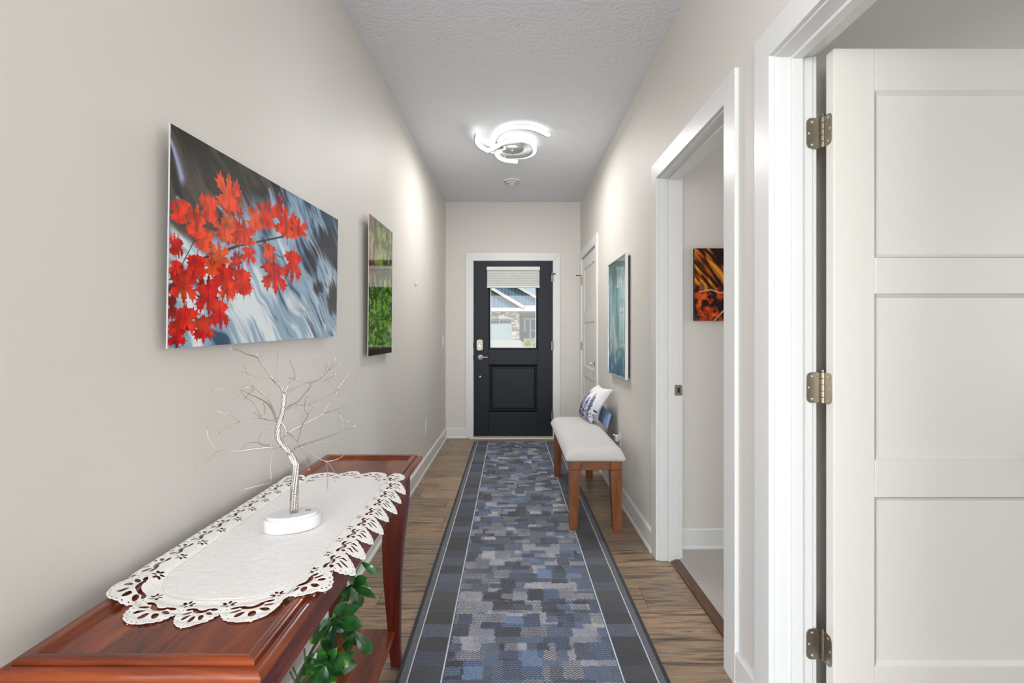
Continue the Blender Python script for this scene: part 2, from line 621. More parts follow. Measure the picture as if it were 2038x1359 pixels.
# ------------------------------------------------------------------ interior panel doors
def panel_leaf_parts(root, to_world, W, H=2.033):
    """three panel leaf in local x 0..W (hinge side at 0), y 0..0.035, z 0..H; to_world maps local to root space"""
    T = 0.035
    st = 0.120
    zs = [(0, 0.252), (0.7375, 0.8465), (1.3245, 1.4305), (1.911, H)]
    def part(nm, mb, bev=0.0025):
        return mb.xform(to_world).build(nm, M_door, root, bevel=bev)
    part('stile', MB().box(0, st, 0, T, 0, H))
    part('stile', MB().box(W - st, W, 0, T, 0, H))
    for z0, z1 in zs:
        part('rail', MB().box(st, W - st, 0.0001, T - 0.0001, z0, z1))
    for i in range(3):
        z0, z1 = zs[i][1], zs[i + 1][0]
        part('panel', MB().box(st - 0.002, W - st + 0.002, 0.010, T - 0.010, z0 - 0.002, z1 + 0.002), 0)
        # sloped sticking around the panel on both faces
        for s in (0, 1):
            f = 0.0 if s == 0 else T
            d = 0.010 if s == 0 else T - 0.010
            mb = MB()
            a = (st, z0, W - st, z1)
            w = 0.011
            ou = [(a[0], f, a[1]), (a[2], f, a[1]), (a[2], f, a[3]), (a[0], f, a[3])]
            inn = [(a[0] + w, d, a[1] + w), (a[2] - w, d, a[1] + w), (a[2] - w, d, a[3] - w), (a[0] + w, d, a[3] - w)]
            bk = [(p[0], (d + f) / 2 + (0.004 if s == 0 else -0.004), p[2]) for p in ou]
            mb.add(ou + inn, [(k, (k + 1) % 4, 4 + (k + 1) % 4, 4 + k) for k in range(4)])
            part('panel_moulding', mb, 0)

def lever(root, origin, normal, along, name='lever_handle', mat=None, length=0.115):
    """lever handle; normal points away from the leaf, along is the lever direction"""
    mat = mat or M_steel
    n = Vector(normal); a = Vector(along)
    up = n.cross(a)
    M = Matrix(((a.x, n.x, up.x, origin[0]), (a.y, n.y, up.y, origin[1]), (a.z, n.z, up.z, origin[2]), (0, 0, 0, 1)))
    ros = MB()
    prof = [(0.033, 0), (0.033, 0.004), (0.030, 0.009), (0.014, 0.011), (0.0125, 0.03), (0.0125, 0.046), (0.009, 0.052)]
    ros.lathe(prof, 24)
    # lathe axis z -> normal (local y)
    ros.v = [(p[0], p[2], p[1]) for p in ros.v]
    ros.xform(M)
    h = ros.build(name, mat, root, smooth=True)
    md = h.modifiers.new('e', 'EDGE_SPLIT'); md.split_angle = R(40)
    arm = MB()
    pts = [(0, 0.042, 0), (0.02, 0.043, 0.001), (0.05, 0.044, 0.002), (0.085, 0.043, 0.001), (length, 0.040, 0)]
    arm.tube(pts, [0.0095, 0.0085, 0.0075, 0.0068, 0.0055], 12)
    arm.v = [(p[0], p[1], p[2] * 1.25) for p in arm.v]
    arm.xform(M)
    arm.build('lever_arm', mat, h, smooth=True)
    return h

def screw_at(parent, pos, axis, r=0.0038):
    ax = Vector(axis)
    q = Vector((0, 0, 1)).rotation_difference(ax).to_matrix().to_4x4()
    mb = MB().lathe([(r, 0), (r, 0.0006), (r * 0.75, 0.0011), (r * 0.35, 0.0011), (r * 0.3, 0.0004)], 12)
    mb.xform(Matrix.Translation(Vector(pos)) @ q)
    mb.build('screw', M_screw, parent)

def rounded_plate(w, h, r, t, left_round=True, n=6):
    """plate polygon in (x: 0..w, z: -h/2..h/2), rounded at the x=w corners"""
    poly = [(0, -h / 2)]
    for k in range(n + 1):
        a = -math.pi / 2 + math.pi / 2 * k / n
        poly.append((w - r + r * math.cos(a), -h / 2 + r + r * math.sin(a)))
    for k in range(n + 1):
        a = math.pi / 2 * k / n
        poly.append((w - r + r * math.cos(a), h / 2 - r + r * math.sin(a)))
    poly.append((0, h / 2))
    return poly

# near open door, swung into the near bedroom: leaf runs along +X
door_near = struct(empty('door_2', (0.9245, 1.394, 0.012)), 'white three panel door standing open at the right edge')
panel_leaf_parts(door_near, Matrix.Identity(4), 0.762)
lever(door_near, (0.762 - 0.062, 0.0, 0.868), (0, -1, 0), (-1, 0, 0), length=0.118)
HX, HY = 0.9225, 1.4395
for zc in (1.821, 1.061, 0.2945):
    hg = empty('hinge', (HX - 0.9245, HY - 1.394, zc - 0.012))
    hg.parent = door_near
    hg['label'] = 'satin nickel butt hinge'
    H = 0.0915
    # jamb leaf: lies on jamb face (normal -Y), extends toward -X
    pl = rounded_plate(0.0455, H, 0.015, 0.002)
    yy = 1.447 - HY
    mb = MB().prism([(-p[0], p[1]) for p in pl], yy - 0.0022, yy + 0.0003, 'y')
    j = mb.build('jamb_plate', M_hinge, hg, bevel=0.0006)
    # door leaf: on leaf edge (normal -X), extends toward -Y
    pl2 = rounded_plate(0.0385, H, 0.015, 0.002)
    xx = 0.9245 - HX
    mb = MB().prism([(-p[0], p[1]) for p in pl2], xx - 0.0022, xx + 0.0003, 'x')
    dl = mb.build('door_plate', M_hinge, hg, bevel=0.0006)
    seg = H / 5
    for k in range(5):
        z0 = -H / 2 + k * seg + 0.0004
        kn = MB().lathe([(0.0052, z0), (0.0060, z0 + 0.0008), (0.0060, z0 + seg - 0.0016), (0.0052, z0 + seg - 0.0008)], 14)
        kn.build('knuckle', M_hinge, hg, smooth=False)
    pin = MB().lathe([(0.0028, H / 2 - 0.001), (0.0028, H / 2 + 0.004), (0.006, H / 2 + 0.0045), (0.006, H / 2 + 0.0068), (0.003, H / 2 + 0.008)], 14)
    pin.build('pin', M_hinge, hg)
    for sx, sz in ((-0.028, 0.034), (-0.0375, 0.0), (-0.028, -0.034)):
        screw_at(hg, (sx, yy - 0.0022, sz), (0, -1, 0))
    for sy, sz in ((-0.024, 0.034), (-0.032, 0.0), (-0.024, -0.034)):
        screw_at(hg, (xx - 0.0022, sy, sz), (-1, 0, 0))

# closed closet door: leaf flush with hall side, hinged at the far jamb
door_closet = struct(empty('door_3', (XR + 0.002, 5.472, 0.012)), 'closed white three panel closet door beside the front door')
Mc = Matrix(((0, 1, 0, 0), (-1, 0, 0, 0), (0, 0, 1, 0), (0, 0, 0, 1)))
panel_leaf_parts(door_closet, Mc, 0.929)
lever(door_closet, (0, -0.929 + 0.065, 0.918), (-1, 0, 0), (0, 1, 0), mat=M_chrome, length=0.125)
for zc in (1.815, 1.075, 0.29):
    mb = MB()
    z = zc - 0.012
    mb.tube([(-0.010, 0.002, z - 0.045), (-0.010, 0.002, z + 0.045)], 0.0065, 10)
    mb.box(-0.008, -0.001, -0.010, 0.012, z - 0.0445, z + 0.0445)
    mb.build('hinge', M_hinge, door_closet)['label'] = 'satin nickel hinge'
st = MB().tube([(-0.010, 0.002, 1.862), (-0.028, -0.004, 1.862), (-0.060, -0.010, 1.860)], 0.004, 8)
st.tube([(-0.060, -0.010, 1.860), (-0.072, -0.012, 1.859)], 0.007, 10)
st.build('hinge_stop', M_black, door_closet)

# ------------------------------------------------------------------ front door
fr = struct(empty('trim_5', (0, YE, 0)), 'white frame around the navy front door')
def fpart(nm, mb, mat=M_trim, parent=fr, bev=0.002):
    return child(mb, nm, mat, parent, bevel=bev)
fpart('jamb', MB().box(DX0 - 0.019, DX0 + 0.004, YE - 0.0005, YE + 0.119, 0.0, DZ + 0.019))
fpart('jamb', MB().box(DX1 - 0.004, DX1 + 0.019, YE - 0.0005, YE + 0.119, 0.0, DZ + 0.019))
fpart('head_jamb', MB().box(DX0 + 0.004, DX1 - 0.004, YE - 0.0005, YE + 0.119, DZ - 0.004, DZ + 0.019))
ix0, ix1, iz = DX0 + 0.001, DX1 - 0.001, DZ - 0.002
ox0, ox1, oz = -0.5485, 0.5485, 2.153
fy0, fy1 = YE - CT, YE - 0.0006
fpart('casing', MB().prism([(ix0, 0), (ix0, iz), (ox0, oz), (ox0, 0)], fy0, fy1, 'y'))
fpart('casing', MB().prism([(ix1, 0), (ox1, 0), (ox1, oz), (ix1, iz)], fy0, fy1, 'y'))
fpart('head_casing', MB().prism([(ix0, iz), (ix1, iz), (ox1, oz), (ox0, oz)], fy0, fy1, 'y'))
fpart('threshold', MB().prism([(5.575, 0.0), (5.585, 0.010), (5.612, 0.016), (5.70, 0.022), (5.76, 0.022), (5.76, 0.0)], DX0 + 0.004, DX1 - 0.004, 'x'), pm('threshold_wood', 'cdb79a', 0.45))
fpart('sill_riser', MB().box(-0.50, 0.50, 5.565, 5.58, 0.0, 0.012), M_trim)

fd = struct(empty('door_1', (0, YE, 0)), 'navy blue front door with a glazed upper half and lower panel')
SX0, SX1, SZ0, SZ1 = -0.456, 0.460, 0.026, 2.056
FY0, FY1 = YE - 0.004, YE + 0.041
GX0, GX1, GZ0, GZ1 = -0.265, 0.270, 1.030, 1.985
PX0, PX1, PZ0, PZ1 = -0.272, 0.277, 0.318, 0.842
def dpart(nm, mb, mat=M_navy, bev=0.002, parent=fd):
    return child(mb, nm, mat, parent, bevel=bev)
dpart('stile', MB().box(SX0, -0.2855, FY0, FY1, SZ0, SZ1))
dpart('stile', MB().box(0.2905, SX1, FY0, FY1, SZ0, SZ1))
dpart('rail', MB().box(-0.2845, 0.2895, FY0, FY1, GZ1 + 0.0, SZ1))
dpart('rail', MB().box(-0.2845, 0.2895, FY0, FY1, PZ1, GZ0))
dpart('rail', MB().box(-0.2845, 0.2895, FY0, FY1, SZ0, PZ0))
dpart('door_core', MB().box(SX0 + 0.01, GX0 - 0.001, FY0 + 0.012, FY1 - 0.005, SZ0 + 0.01, SZ1 - 0.01).box(GX1 + 0.001, SX1 - 0.01, FY0 + 0.012, FY1 - 0.005, SZ0 + 0.01, SZ1 - 0.01)
      .box(GX0 - 0.001, GX1 + 0.001, FY0 + 0.016, FY1 - 0.005, SZ0 + 0.01, GZ0 - 0.001), M_groove, 0)
def ring_y(x0, x1, z0, z1, prof):
    # mitred ring in XZ plane; prof of (inset, y)
    mb = MB()
    vs = []
    for i, yv in prof:
        vs += [(x0 + i, yv, z0 + i), (x1 - i, yv, z0 + i), (x1 - i, yv, z1 - i), (x0 + i, yv, z1 - i)]
    fs = []
    for i in range(len(prof) - 1):
        for kk in range(4):
            k2 = (kk + 1) % 4
            fs.append((i * 4 + kk, i * 4 + k2, (i + 1) * 4 + k2, (i + 1) * 4 + kk))
    mb.add(vs, fs)
    return mb
dpart('glazing_bead', ring_y(-0.2845, 0.2895, GZ0, GZ1, [(-0.002, FY0), (0.0, FY0 - 0.004), (0.008, FY0 - 0.005), (0.016, FY0), (0.019, FY0 + 0.012)]), M_navy, 0)
dpart('panel_moulding', ring_y(PX0, PX1, PZ0, PZ1, [(-0.012, FY0), (0.0, FY0), (0.006, FY0 + 0.012), (0.012, FY0 + 0.013), (0.016, FY0 + 0.003), (0.026, FY0 + 0.001), (0.032, FY0 + 0.010), (0.040, FY0 + 0.010), (0.044, FY0 + 0.004)]), M_navy, 0)
dpart('panel', MB().box(PX0 + 0.038, PX1 - 0.038, FY0 + 0.004, FY0 + 0.015, PZ0 + 0.038, PZ1 - 0.038), M_navy, 0)
gp = dpart('glass_pane', MB().box(GX0, GX1, YE + 0.017, YE + 0.023, GZ0 - 0.002, GZ1), M_glass, 0)
# pale exterior sill and stops of the door light
M_sill = pm('pale_lite_frame', 'd5dadd', 0.4)
dpart('lite_sill', MB().prism([(YE + 0.0235, GZ0), (YE + 0.0235, GZ0 + 0.034), (YE + 0.045, GZ0 + 0.028), (YE + 0.07, GZ0 + 0.022), (YE + 0.07, GZ0)], GX0, GX1, 'x'), M_sill, 0)
dpart('lite_stop', MB().box(GX0, GX0 + 0.008, YE + 0.0235, YE + 0.055, GZ0 + 0.03, GZ1), M_sill, 0)
dpart('lite_stop', MB().box(GX1 - 0.008, GX1, YE + 0.0235, YE + 0.055, GZ0 + 0.03, GZ1), M_sill, 0)
# deadbolt
db = MB()
dbx, dbz = (955 - 1021) / 171.0, CAMZ - (686.4 - 662) / 171.0
pr = [(-0.033, -0.052), (-0.024, -0.060), (-0.008, -0.066), (0.008, -0.066), (0.024, -0.060), (0.033, -0.052), (0.033, 0.052), (0.024, 0.060), (0.008, 0.066), (-0.008, 0.066), (-0.024, 0.060), (-0.033, 0.052)]
db.prism([(dbx + a * 1.15, dbz + b) for a, b in pr], FY0 - 0.018, FY0, 'y')
dbo = dpart('deadbolt', db, M_steel, 0.004)
dbo['label'] = 'satin nickel deadbolt thumb turn'
tt = MB().lathe([(0.021, 0.018), (0.021, 0.022), (0.016, 0.026)], 20, (dbx, FY0, dbz - 0.012), 'y')
dpart('turn_rose', tt, M_chrome, 0, dbo)
th = MB().hexa([(-0.026, -0.045, -0.005), (0.026, -0.045, -0.005), (0.026, -0.02, -0.006), (-0.026, -0.02, -0.006)],
               [(-0.026, -0.045, 0.005), (0.026, -0.045, 0.005), (0.026, -0.02, 0.006), (-0.026, -0.02, 0.006)])
th.xform(Matrix.Translation((dbx, FY0, dbz - 0.012)) @ Matrix.Rotation(R(-38), 4, 'Y'))
dpart('thumb_turn', th, M_steel, 0.002, dbo)
lever(fd, ((956 - 1021) / 171.0, FY0 - YE, CAMZ - (711 - 662) / 171.0), (0, -1, 0), (1, 0, 0), length=0.10)
kn = MB().lathe([(0.014, 0), (0.014, 0.003), (0.009, 0.006), (0.004, 0.007)], 18, ((955.4 - 1021) / 171.0, FY0, CAMZ - (750 - 662) / 171.0), 'y')
dpart('floor_bolt_button', kn, M_chrome, 0)
kn = MB().lathe([(0.007, 0), (0.007, 0.002), (0.004, 0.003)], 14, ((954 - 1021) / 171.0, FY0, CAMZ - (622 - 662) / 171.0), 'y')
dpart('peephole', kn, M_black, 0)
for zz in (dbz, CAMZ - (711 - 662) / 171.0):
    dpart('strike', MB().box(DX0 - 0.010, SX0 + 0.001, FY0 - 0.010, FY0, zz - 0.028, zz + 0.028), M_black, 0)
for py in (552, 688, 827):
    zc = CAMZ - (py - 662) / 171.0
    mb = MB()
    for k in range(5):
        z0 = zc - 0.05 + k * 0.02
        mb.tube([(SX1 + 0.003, FY0 - 0.010, z0 + 0.0005), (SX1 + 0.003, FY0 - 0.010, z0 + 0.0195)], 0.0075, 10)
    mb.box(SX1 - 0.012, SX1 + 0.018, FY0 - 0.004, FY0 + 0.001, zc - 0.05, zc + 0.05)
    dpart('hinge', mb, M_steel, 0)['label'] = 'satin nickel hinge'
st = MB().tube([(SX1 - 0.030, FY0 - 0.030, 1.905), (SX1 - 0.006, FY0 - 0.024, 1.901), (SX1 + 0.003, FY0 - 0.016, 1.903), (SX1 + 0.014, FY0 - 0.030, 1.906), (SX1 + 0.022, FY0 - 0.035, 1.907)], 0.0042, 8)
st.tube([(SX1 - 0.036, FY0 - 0.031, 1.906), (SX1 - 0.028, FY0 - 0.030, 1.905)], 0.008, 10)
st.tube([(SX1 + 0.021, FY0 - 0.035, 1.907), (SX1 + 0.028, FY0 - 0.038, 1.907)], 0.008, 10)
dpart('hinge_stop', st, M_black, 0)

# pleated shade on the front door
sh = tag(empty('window_shade', (0.004, FY0 - 0.02, 1.985)), 'half raised off white pleated shade on the front door glass', 'window shade')
BX0, BX1 = -0.305, 0.312
child(MB().box(BX0, BX1, FY0 - 0.050, FY0, 1.944, 1.987), 'headrail', M_trim, sh, bevel=0.006)
prof = []
npl = 9
zt, zb = 1.944, 1.768
for i in range(npl * 2 + 1):
    z = zt + (zb - zt) * i / (npl * 2)
    prof.append((FY0 - 0.006 - (0.030 if i % 2 else 0.022), z))
back = [(FY0 - 0.004 - (0.000 if i % 2 else 0.006), p[1]) for i, p in reversed(list(enumerate(prof)))]
child(MB().prism(prof + back, BX0 + 0.006, BX1 - 0.006, 'x'), 'pleated_fabric', M_shade, sh)
child(MB().box(BX0 + 0.002, BX1 - 0.002, FY0 - 0.038, FY0 - 0.004, 1.744, 1.768), 'bottom_rail', M_trim, sh, bevel=0.004)

# ------------------------------------------------------------------ runner rug
def rug_material():
    m, nt, b = node_mat('woven_runner')
    N = nt.nodes.new
    L = nt.links.new
    tc = N('ShaderNodeTexCoord')
    sep = N('ShaderNodeSeparateXYZ')
    L(tc.outputs['Object'], sep.inputs[0])
    Xc, Yc = sep.outputs[0], sep.outputs[1]
    fz = N('ShaderNodeTexNoise'); fz.inputs['Scale'].default_value = 70; fz.inputs['Detail'].default_value = 3
    L(tc.outputs['Object'], fz.inputs['Vector'])
    sp3 = N('ShaderNodeSeparateColor'); L(fz.outputs['Color'], sp3.inputs[0])
    def mth(op, a, b_):
        n = N('ShaderNodeMath'); n.operation = op
        for i, v in enumerate((a, b_)):
            if isinstance(v, (int, float)): n.inputs[i].default_value = v
            else: L(v, n.inputs[i])
        return n.outputs[0]
    X = mth('ADD', Xc, mth('MULTIPLY', mth('SUBTRACT', sp3.outputs[0], 0.5), 0.028))
    Y = mth('ADD', Yc, mth('MULTIPLY', mth('SUBTRACT', sp3.outputs[1], 0.5), 0.024))
    def math_(op, a, b_=None, c=None):
        n = N('ShaderNodeMath'); n.operation = op
        for i, v in enumerate((a, b_, c)):
            if v is None:
                continue
            if isinstance(v, (int, float)):
                n.inputs[i].default_value = v
            else:
                L(v, n.inputs[i])
        return n.outputs[0]
    def white(u, v, seed):
        cb = N('ShaderNodeCombineXYZ')
        L(u, cb.inputs[0]); L(v, cb.inputs[1]); cb.inputs[2].default_value = seed
        w = N('ShaderNodeTexWhiteNoise'); w.noise_dimensions = '3D'
        L(cb.outputs[0], w.inputs['Vector'])
        return w.outputs['Value']
    def cells(w, h, ox, oy, seed):
        """running bond of blocks w x h, row offset random; returns random values per block"""
        r = math_('FLOOR', math_('DIVIDE', math_('ADD', Y, oy), h))
        cb0 = N('ShaderNodeValue'); cb0.outputs[0].default_value = 1.7
        roff = white(r, cb0.outputs[0], seed)
        c = math_('FLOOR', math_('ADD', math_('DIVIDE', math_('ADD', X, ox), w), math_('MULTIPLY', roff, 3.0)))
        return white(c, r, seed + 3.3), white(c, r, seed + 8.1), white(c, r, seed + 5.7)
    def mix(f, a, b_):
        n = N('ShaderNodeMix'); n.data_type = 'RGBA'
        if isinstance(f, (int, float)):
            n.inputs[0].default_value = f
        else:
            L(f, n.inputs[0])
        for i, v in ((6, a), (7, b_)):
            if isinstance(v, tuple):
                n.inputs[i].default_value = v
            else:
                L(v, n.inputs[i])
        return n.outputs[2]
    def ramp(f, stops, interp='CONSTANT'):
        r = N('ShaderNodeValToRGB'); r.color_ramp.interpolation = interp
        els = r.color_ramp.elements
        for i, (p, c) in enumerate(stops):
            e = els[i] if i < 2 else els.new(p)
        for i, (p, c) in enumerate(stops):
            els[i].position = p
        for i, (p, c) in enumerate(stops):
            els[i].color = (*hexc(c), 1)
        L(f, r.inputs['Fac'])
        return r.outputs[0]
    pal = [(0.0, '474a50'), (0.16, '7a7e8a'), (0.30, '5c697f'), (0.44, '96969e'), (0.56, '55575c'), (0.68, '7c89a2'), (0.76, '66686e'), (0.84, 'a8a6ad')]
    pal2 = [(0.0, '404247'), (0.22, '5f6d86'), (0.42, 'a3a1a8'), (0.58, '4c4e54'), (0.70, '6c86ac'), (0.82, 'bbb9be')]
    a1, a2, a3 = cells(0.105, 0.085, 0.0, 0.0, 1.0)
    b1, b2, b3 = cells(0.072, 0.10, 0.031, 0.043, 14.0)
    c1, c2, c3 = cells(0.085, 0.045, 0.057, 0.018, 27.0)
    col = ramp(a1, pal)
    selb = math_('GREATER_THAN', b2, 0.52)
    col = mix(selb, col, ramp(b1, pal2))
    selc = math_('GREATER_THAN', c2, 0.70)
    col = mix(selc, col, ramp(c1, pal2))
    # soft faded patches
    nz = N('ShaderNodeTexNoise'); nz.inputs['Scale'].default_value = 9.0; nz.inputs['Detail'].default_value = 6
    L(tc.outputs['Object'], nz.inputs['Vector'])
    col = mix(math_('MULTIPLY', math_('SUBTRACT', nz.outputs['Fac'], 0.30), 1.5), col, (*hexc('687590'), 1))
    # herringbone weave: zigzag stripes inside the blocks that carry it
    zig = math_('PINGPONG', math_('MULTIPLY', Xc, 1.0), 0.0085)
    wv = math_('FRACT', math_('DIVIDE', math_('ADD', math_('MULTIPLY', zig, 0.9), Yc), 0.0115))
    wv = math_('GREATER_THAN', wv, 0.5)
    has = math_('MAXIMUM', math_('GREATER_THAN', a3, 0.50), math_('MULTIPLY', selb, math_('GREATER_THAN', b3, 0.45)))
    wf = math_('MULTIPLY', math_('MULTIPLY', wv, has), 0.8)
    col = mix(wf, col, (*hexc('1b1c21'), 1))
    # border bands
    ax = math_('ABSOLUTE', Xc)
    d1, d2, d3 = cells(3.0, 0.085, 1.5, 0.0, 41.0)
    bcol = ramp(d1, [(0.0, '45474c'), (0.3, '525764'), (0.55, '4b4b4f'), (0.8, '565d6e')])
    wf2 = math_('MULTIPLY', math_('MULTIPLY', wv, math_('GREATER_THAN', d2, 0.35)), 0.65)
    bcol = mix(wf2, bcol, (*hexc('14151a'), 1))
    HW = 0.4815
    def band(lo, hi):
        return math_('MULTIPLY', math_('GREATER_THAN', ax, lo), math_('LESS_THAN', ax, hi))
    col = mix(math_('GREATER_THAN', ax, HW - 0.163), col, bcol)
    col = mix(band(HW - 0.168, HW - 0.157), col, (*hexc('39465a'), 1))
    col = mix(band(HW - 0.1650, HW - 0.1595), col, (*hexc('ccd3dd'), 1))
    col = mix(math_('GREATER_THAN', ax, HW - 0.046), col, (*hexc('5b5f66'), 1))
    col = mix(band(HW - 0.0450, HW - 0.0408), col, (*hexc('ced2d6'), 1))
    col = mix(math_('GREATER_THAN', ax, HW - 0.016), col, (*hexc('1c212b'), 1))
    # fibre speckle
    n2 = N('ShaderNodeTexNoise'); n2.inputs['Scale'].default_value = 420; n2.inputs['Detail'].default_value = 2
    L(tc.outputs['Object'], n2.inputs['Vector'])
    mm = N('ShaderNodeMix'); mm.data_type = 'RGBA'; mm.blend_type = 'OVERLAY'; mm.inputs[0].default_value = 0.55
    L(col, mm.inputs[6])
    r3 = N('ShaderNodeValToRGB')
    r3.color_ramp.elements[0].position = 0.3; r3.color_ramp.elements[1].position = 0.7
    L(n2.outputs['Fac'], r3.inputs['Fac'])
    L(r3.outputs[0], mm.inputs[7])
    L(mm.outputs[2], b.inputs['Base Color'])
    b.inputs['Roughness'].default_value = 0.85
    b.inputs['Sheen Weight'].default_value = 0.15
    bp = N('ShaderNodeBump'); bp.inputs['Strength'].default_value = 0.35; bp.inputs['Distance'].default_value = 0.002
    L(n2.outputs['Fac'], bp.inputs['Height']); L(bp.outputs[0], b.inputs['Normal'])
    return m
rug_len = 4.80
rb = MB().box(-0.4815, 0.4815, -rug_len / 2, rug_len / 2, 0.0, 0.008)
rug = rb.build('runner_rug', rug_material(), bevel=0.003)
rug.location = (0.0685 - 0.0064 * (3.04 - 1.684) , 5.440 - rug_len / 2, 0.0005)
rug.rotation_euler = (0, 0, 0.0064)
tag(rug, 'long blue and charcoal patchwork runner rug down the hallway floor', 'rug')

# ------------------------------------------------------------------ print painting in numpy (flat prints)
def _hash(ix, iy, seed):
    h = (ix.astype(np.int64) * 374761393 + iy.astype(np.int64) * 668265263 + int(seed) * 974634777) & 0xFFFFFFFF
    h = ((h ^ (h >> 13)) * 1274126177) & 0xFFFFFFFF
    h = h ^ (h >> 16)
    return (h & 0xFFFF) / 65535.0
def vnoise(x, y, seed=0):
    x0 = np.floor(x); y0 = np.floor(y)
    fx = x - x0; fy = y - y0
    fx = fx * fx * (3 - 2 * fx); fy = fy * fy * (3 - 2 * fy)
    a = _hash(x0, y0, seed); b = _hash(x0 + 1, y0, seed); c = _hash(x0, y0 + 1, seed); d = _hash(x0 + 1, y0 + 1, seed)
    return (a * (1 - fx) + b * fx) * (1 - fy) + (c * (1 - fx) + d * fx) * fy
def fbm(x, y, seed=0, oct=4):
    s = 0; amp = 0.5; t = 0
    for i in range(oct):
        s = s + amp * vnoise(x * 2 ** i, y * 2 ** i, seed + i * 17)
        t += amp; amp *= 0.5
    return s / t
def sstep(a, b, x):
    t = np.clip((x - a) / (b - a), 0, 1)
    return t * t * (3 - 2 * t)
def lerp(a, b, t):
    return a + (b - a) * t[..., None]
def rgb(h):
    return np.array([int(h[i:i + 2], 16) / 255 for i in (0, 2, 4)])
def inpoly(px, py, poly):
    ins = np.zeros(px.shape, bool)
    n = len(poly)
    j = n - 1
    for i in range(n):
        xi, yi = poly[i]; xj, yj = poly[j]
        if yi != yj:
            c = ((yi > py) != (yj > py)) & (px < (xj - xi) * (py - yi) / (yj - yi) + xi)
            ins ^= c
        j = i
    return ins
def seg_dist(px, py, a, b):
    ax, ay = a; bx, by = b
    dx, dy = bx - ax, by - ay
    t = np.clip(((px - ax) * dx + (py - ay) * dy) / (dx * dx + dy * dy + 1e-12), 0, 1)
    return np.hypot(px - ax - t * dx, py - ay - t * dy)

def grid_print(name, img, mat, parent, P00, P10, P11, P01):
    """img[h,w,3] sRGB with row 0 at the top; corners: top-left, top-right, bottom-right, bottom-left"""
    h, w, _ = img.shape
    u = np.linspace(0, 1, w)[None, :, None]
    v = np.linspace(0, 1, h)[:, None, None]
    a, b, c, d = (np.array(p, float) for p in (P00, P10, P11, P01))
    pts = (a * (1 - u) + b * u) * (1 - v) + (d * (1 - u) + c * u) * v
    pts = pts.reshape(-1, 3)
    idx = np.arange(h * w).reshape(h, w)
    faces = np.stack([idx[:-1, :-1], idx[1:, :-1], idx[1:, 1:], idx[:-1, 1:]], -1).reshape(-1, 4)
    me = bpy.data.meshes.new(name)
    me.vertices.add(len(pts)); me.vertices.foreach_set('co', pts.astype(np.float32).ravel())
    me.loops.add(faces.size); me.loops.foreach_set('vertex_index', faces.astype(np.int32).ravel())
    me.polygons.add(len(faces))
    me.polygons.foreach_set('loop_start', (np.arange(len(faces)) * 4).astype(np.int32))
    me.polygons.foreach_set('loop_total', np.full(len(faces), 4, np.int32))
    me.update(calc_edges=True)
    set_print(me, img.reshape(-1, 3))
    me.materials.append(mat)
    o = bpy.data.objects.new(name, me)
    COL.objects.link(o)
    o.parent = parent
    return o
def set_print(me, cols):
    cols = np.clip(cols, 0, 1)
    l = np.where(cols <= 0.04045, cols / 12.92, ((cols + 0.055) / 1.055) ** 2.4)
    at = me.color_attributes.new('print', 'FLOAT_COLOR', 'POINT')
    at.data.foreach_set('color', np.concatenate([l, np.ones((len(l), 1))], 1).astype(np.float32).ravel())

_mr = [(0.525, 0.09), (0.565, 0.10), (0.55, 0.17), (0.605, 0.21), (0.578, 0.28), (0.588, 0.37), (0.66, 0.28), (0.68, 0.19), (0.72, 0.21), (0.80, 0.08), (0.82, 0.20), (0.90, 0.19), (0.87, 0.28), (1.0, 0.30), (0.88, 0.37), (0.90, 0.43), (0.76, 0.46), (0.70, 0.53), (0.80, 0.54), (0.84, 0.60), (0.99, 0.61), (0.87, 0.68), (0.87, 0.75), (0.74, 0.73), (0.66, 0.79), (0.57, 0.77), (0.515, 0.82), (0.51, 0.96)]
MAPLE = [(0.5, 0.0)] + _mr + [(1 - a, b) for a, b in reversed(_mr)]

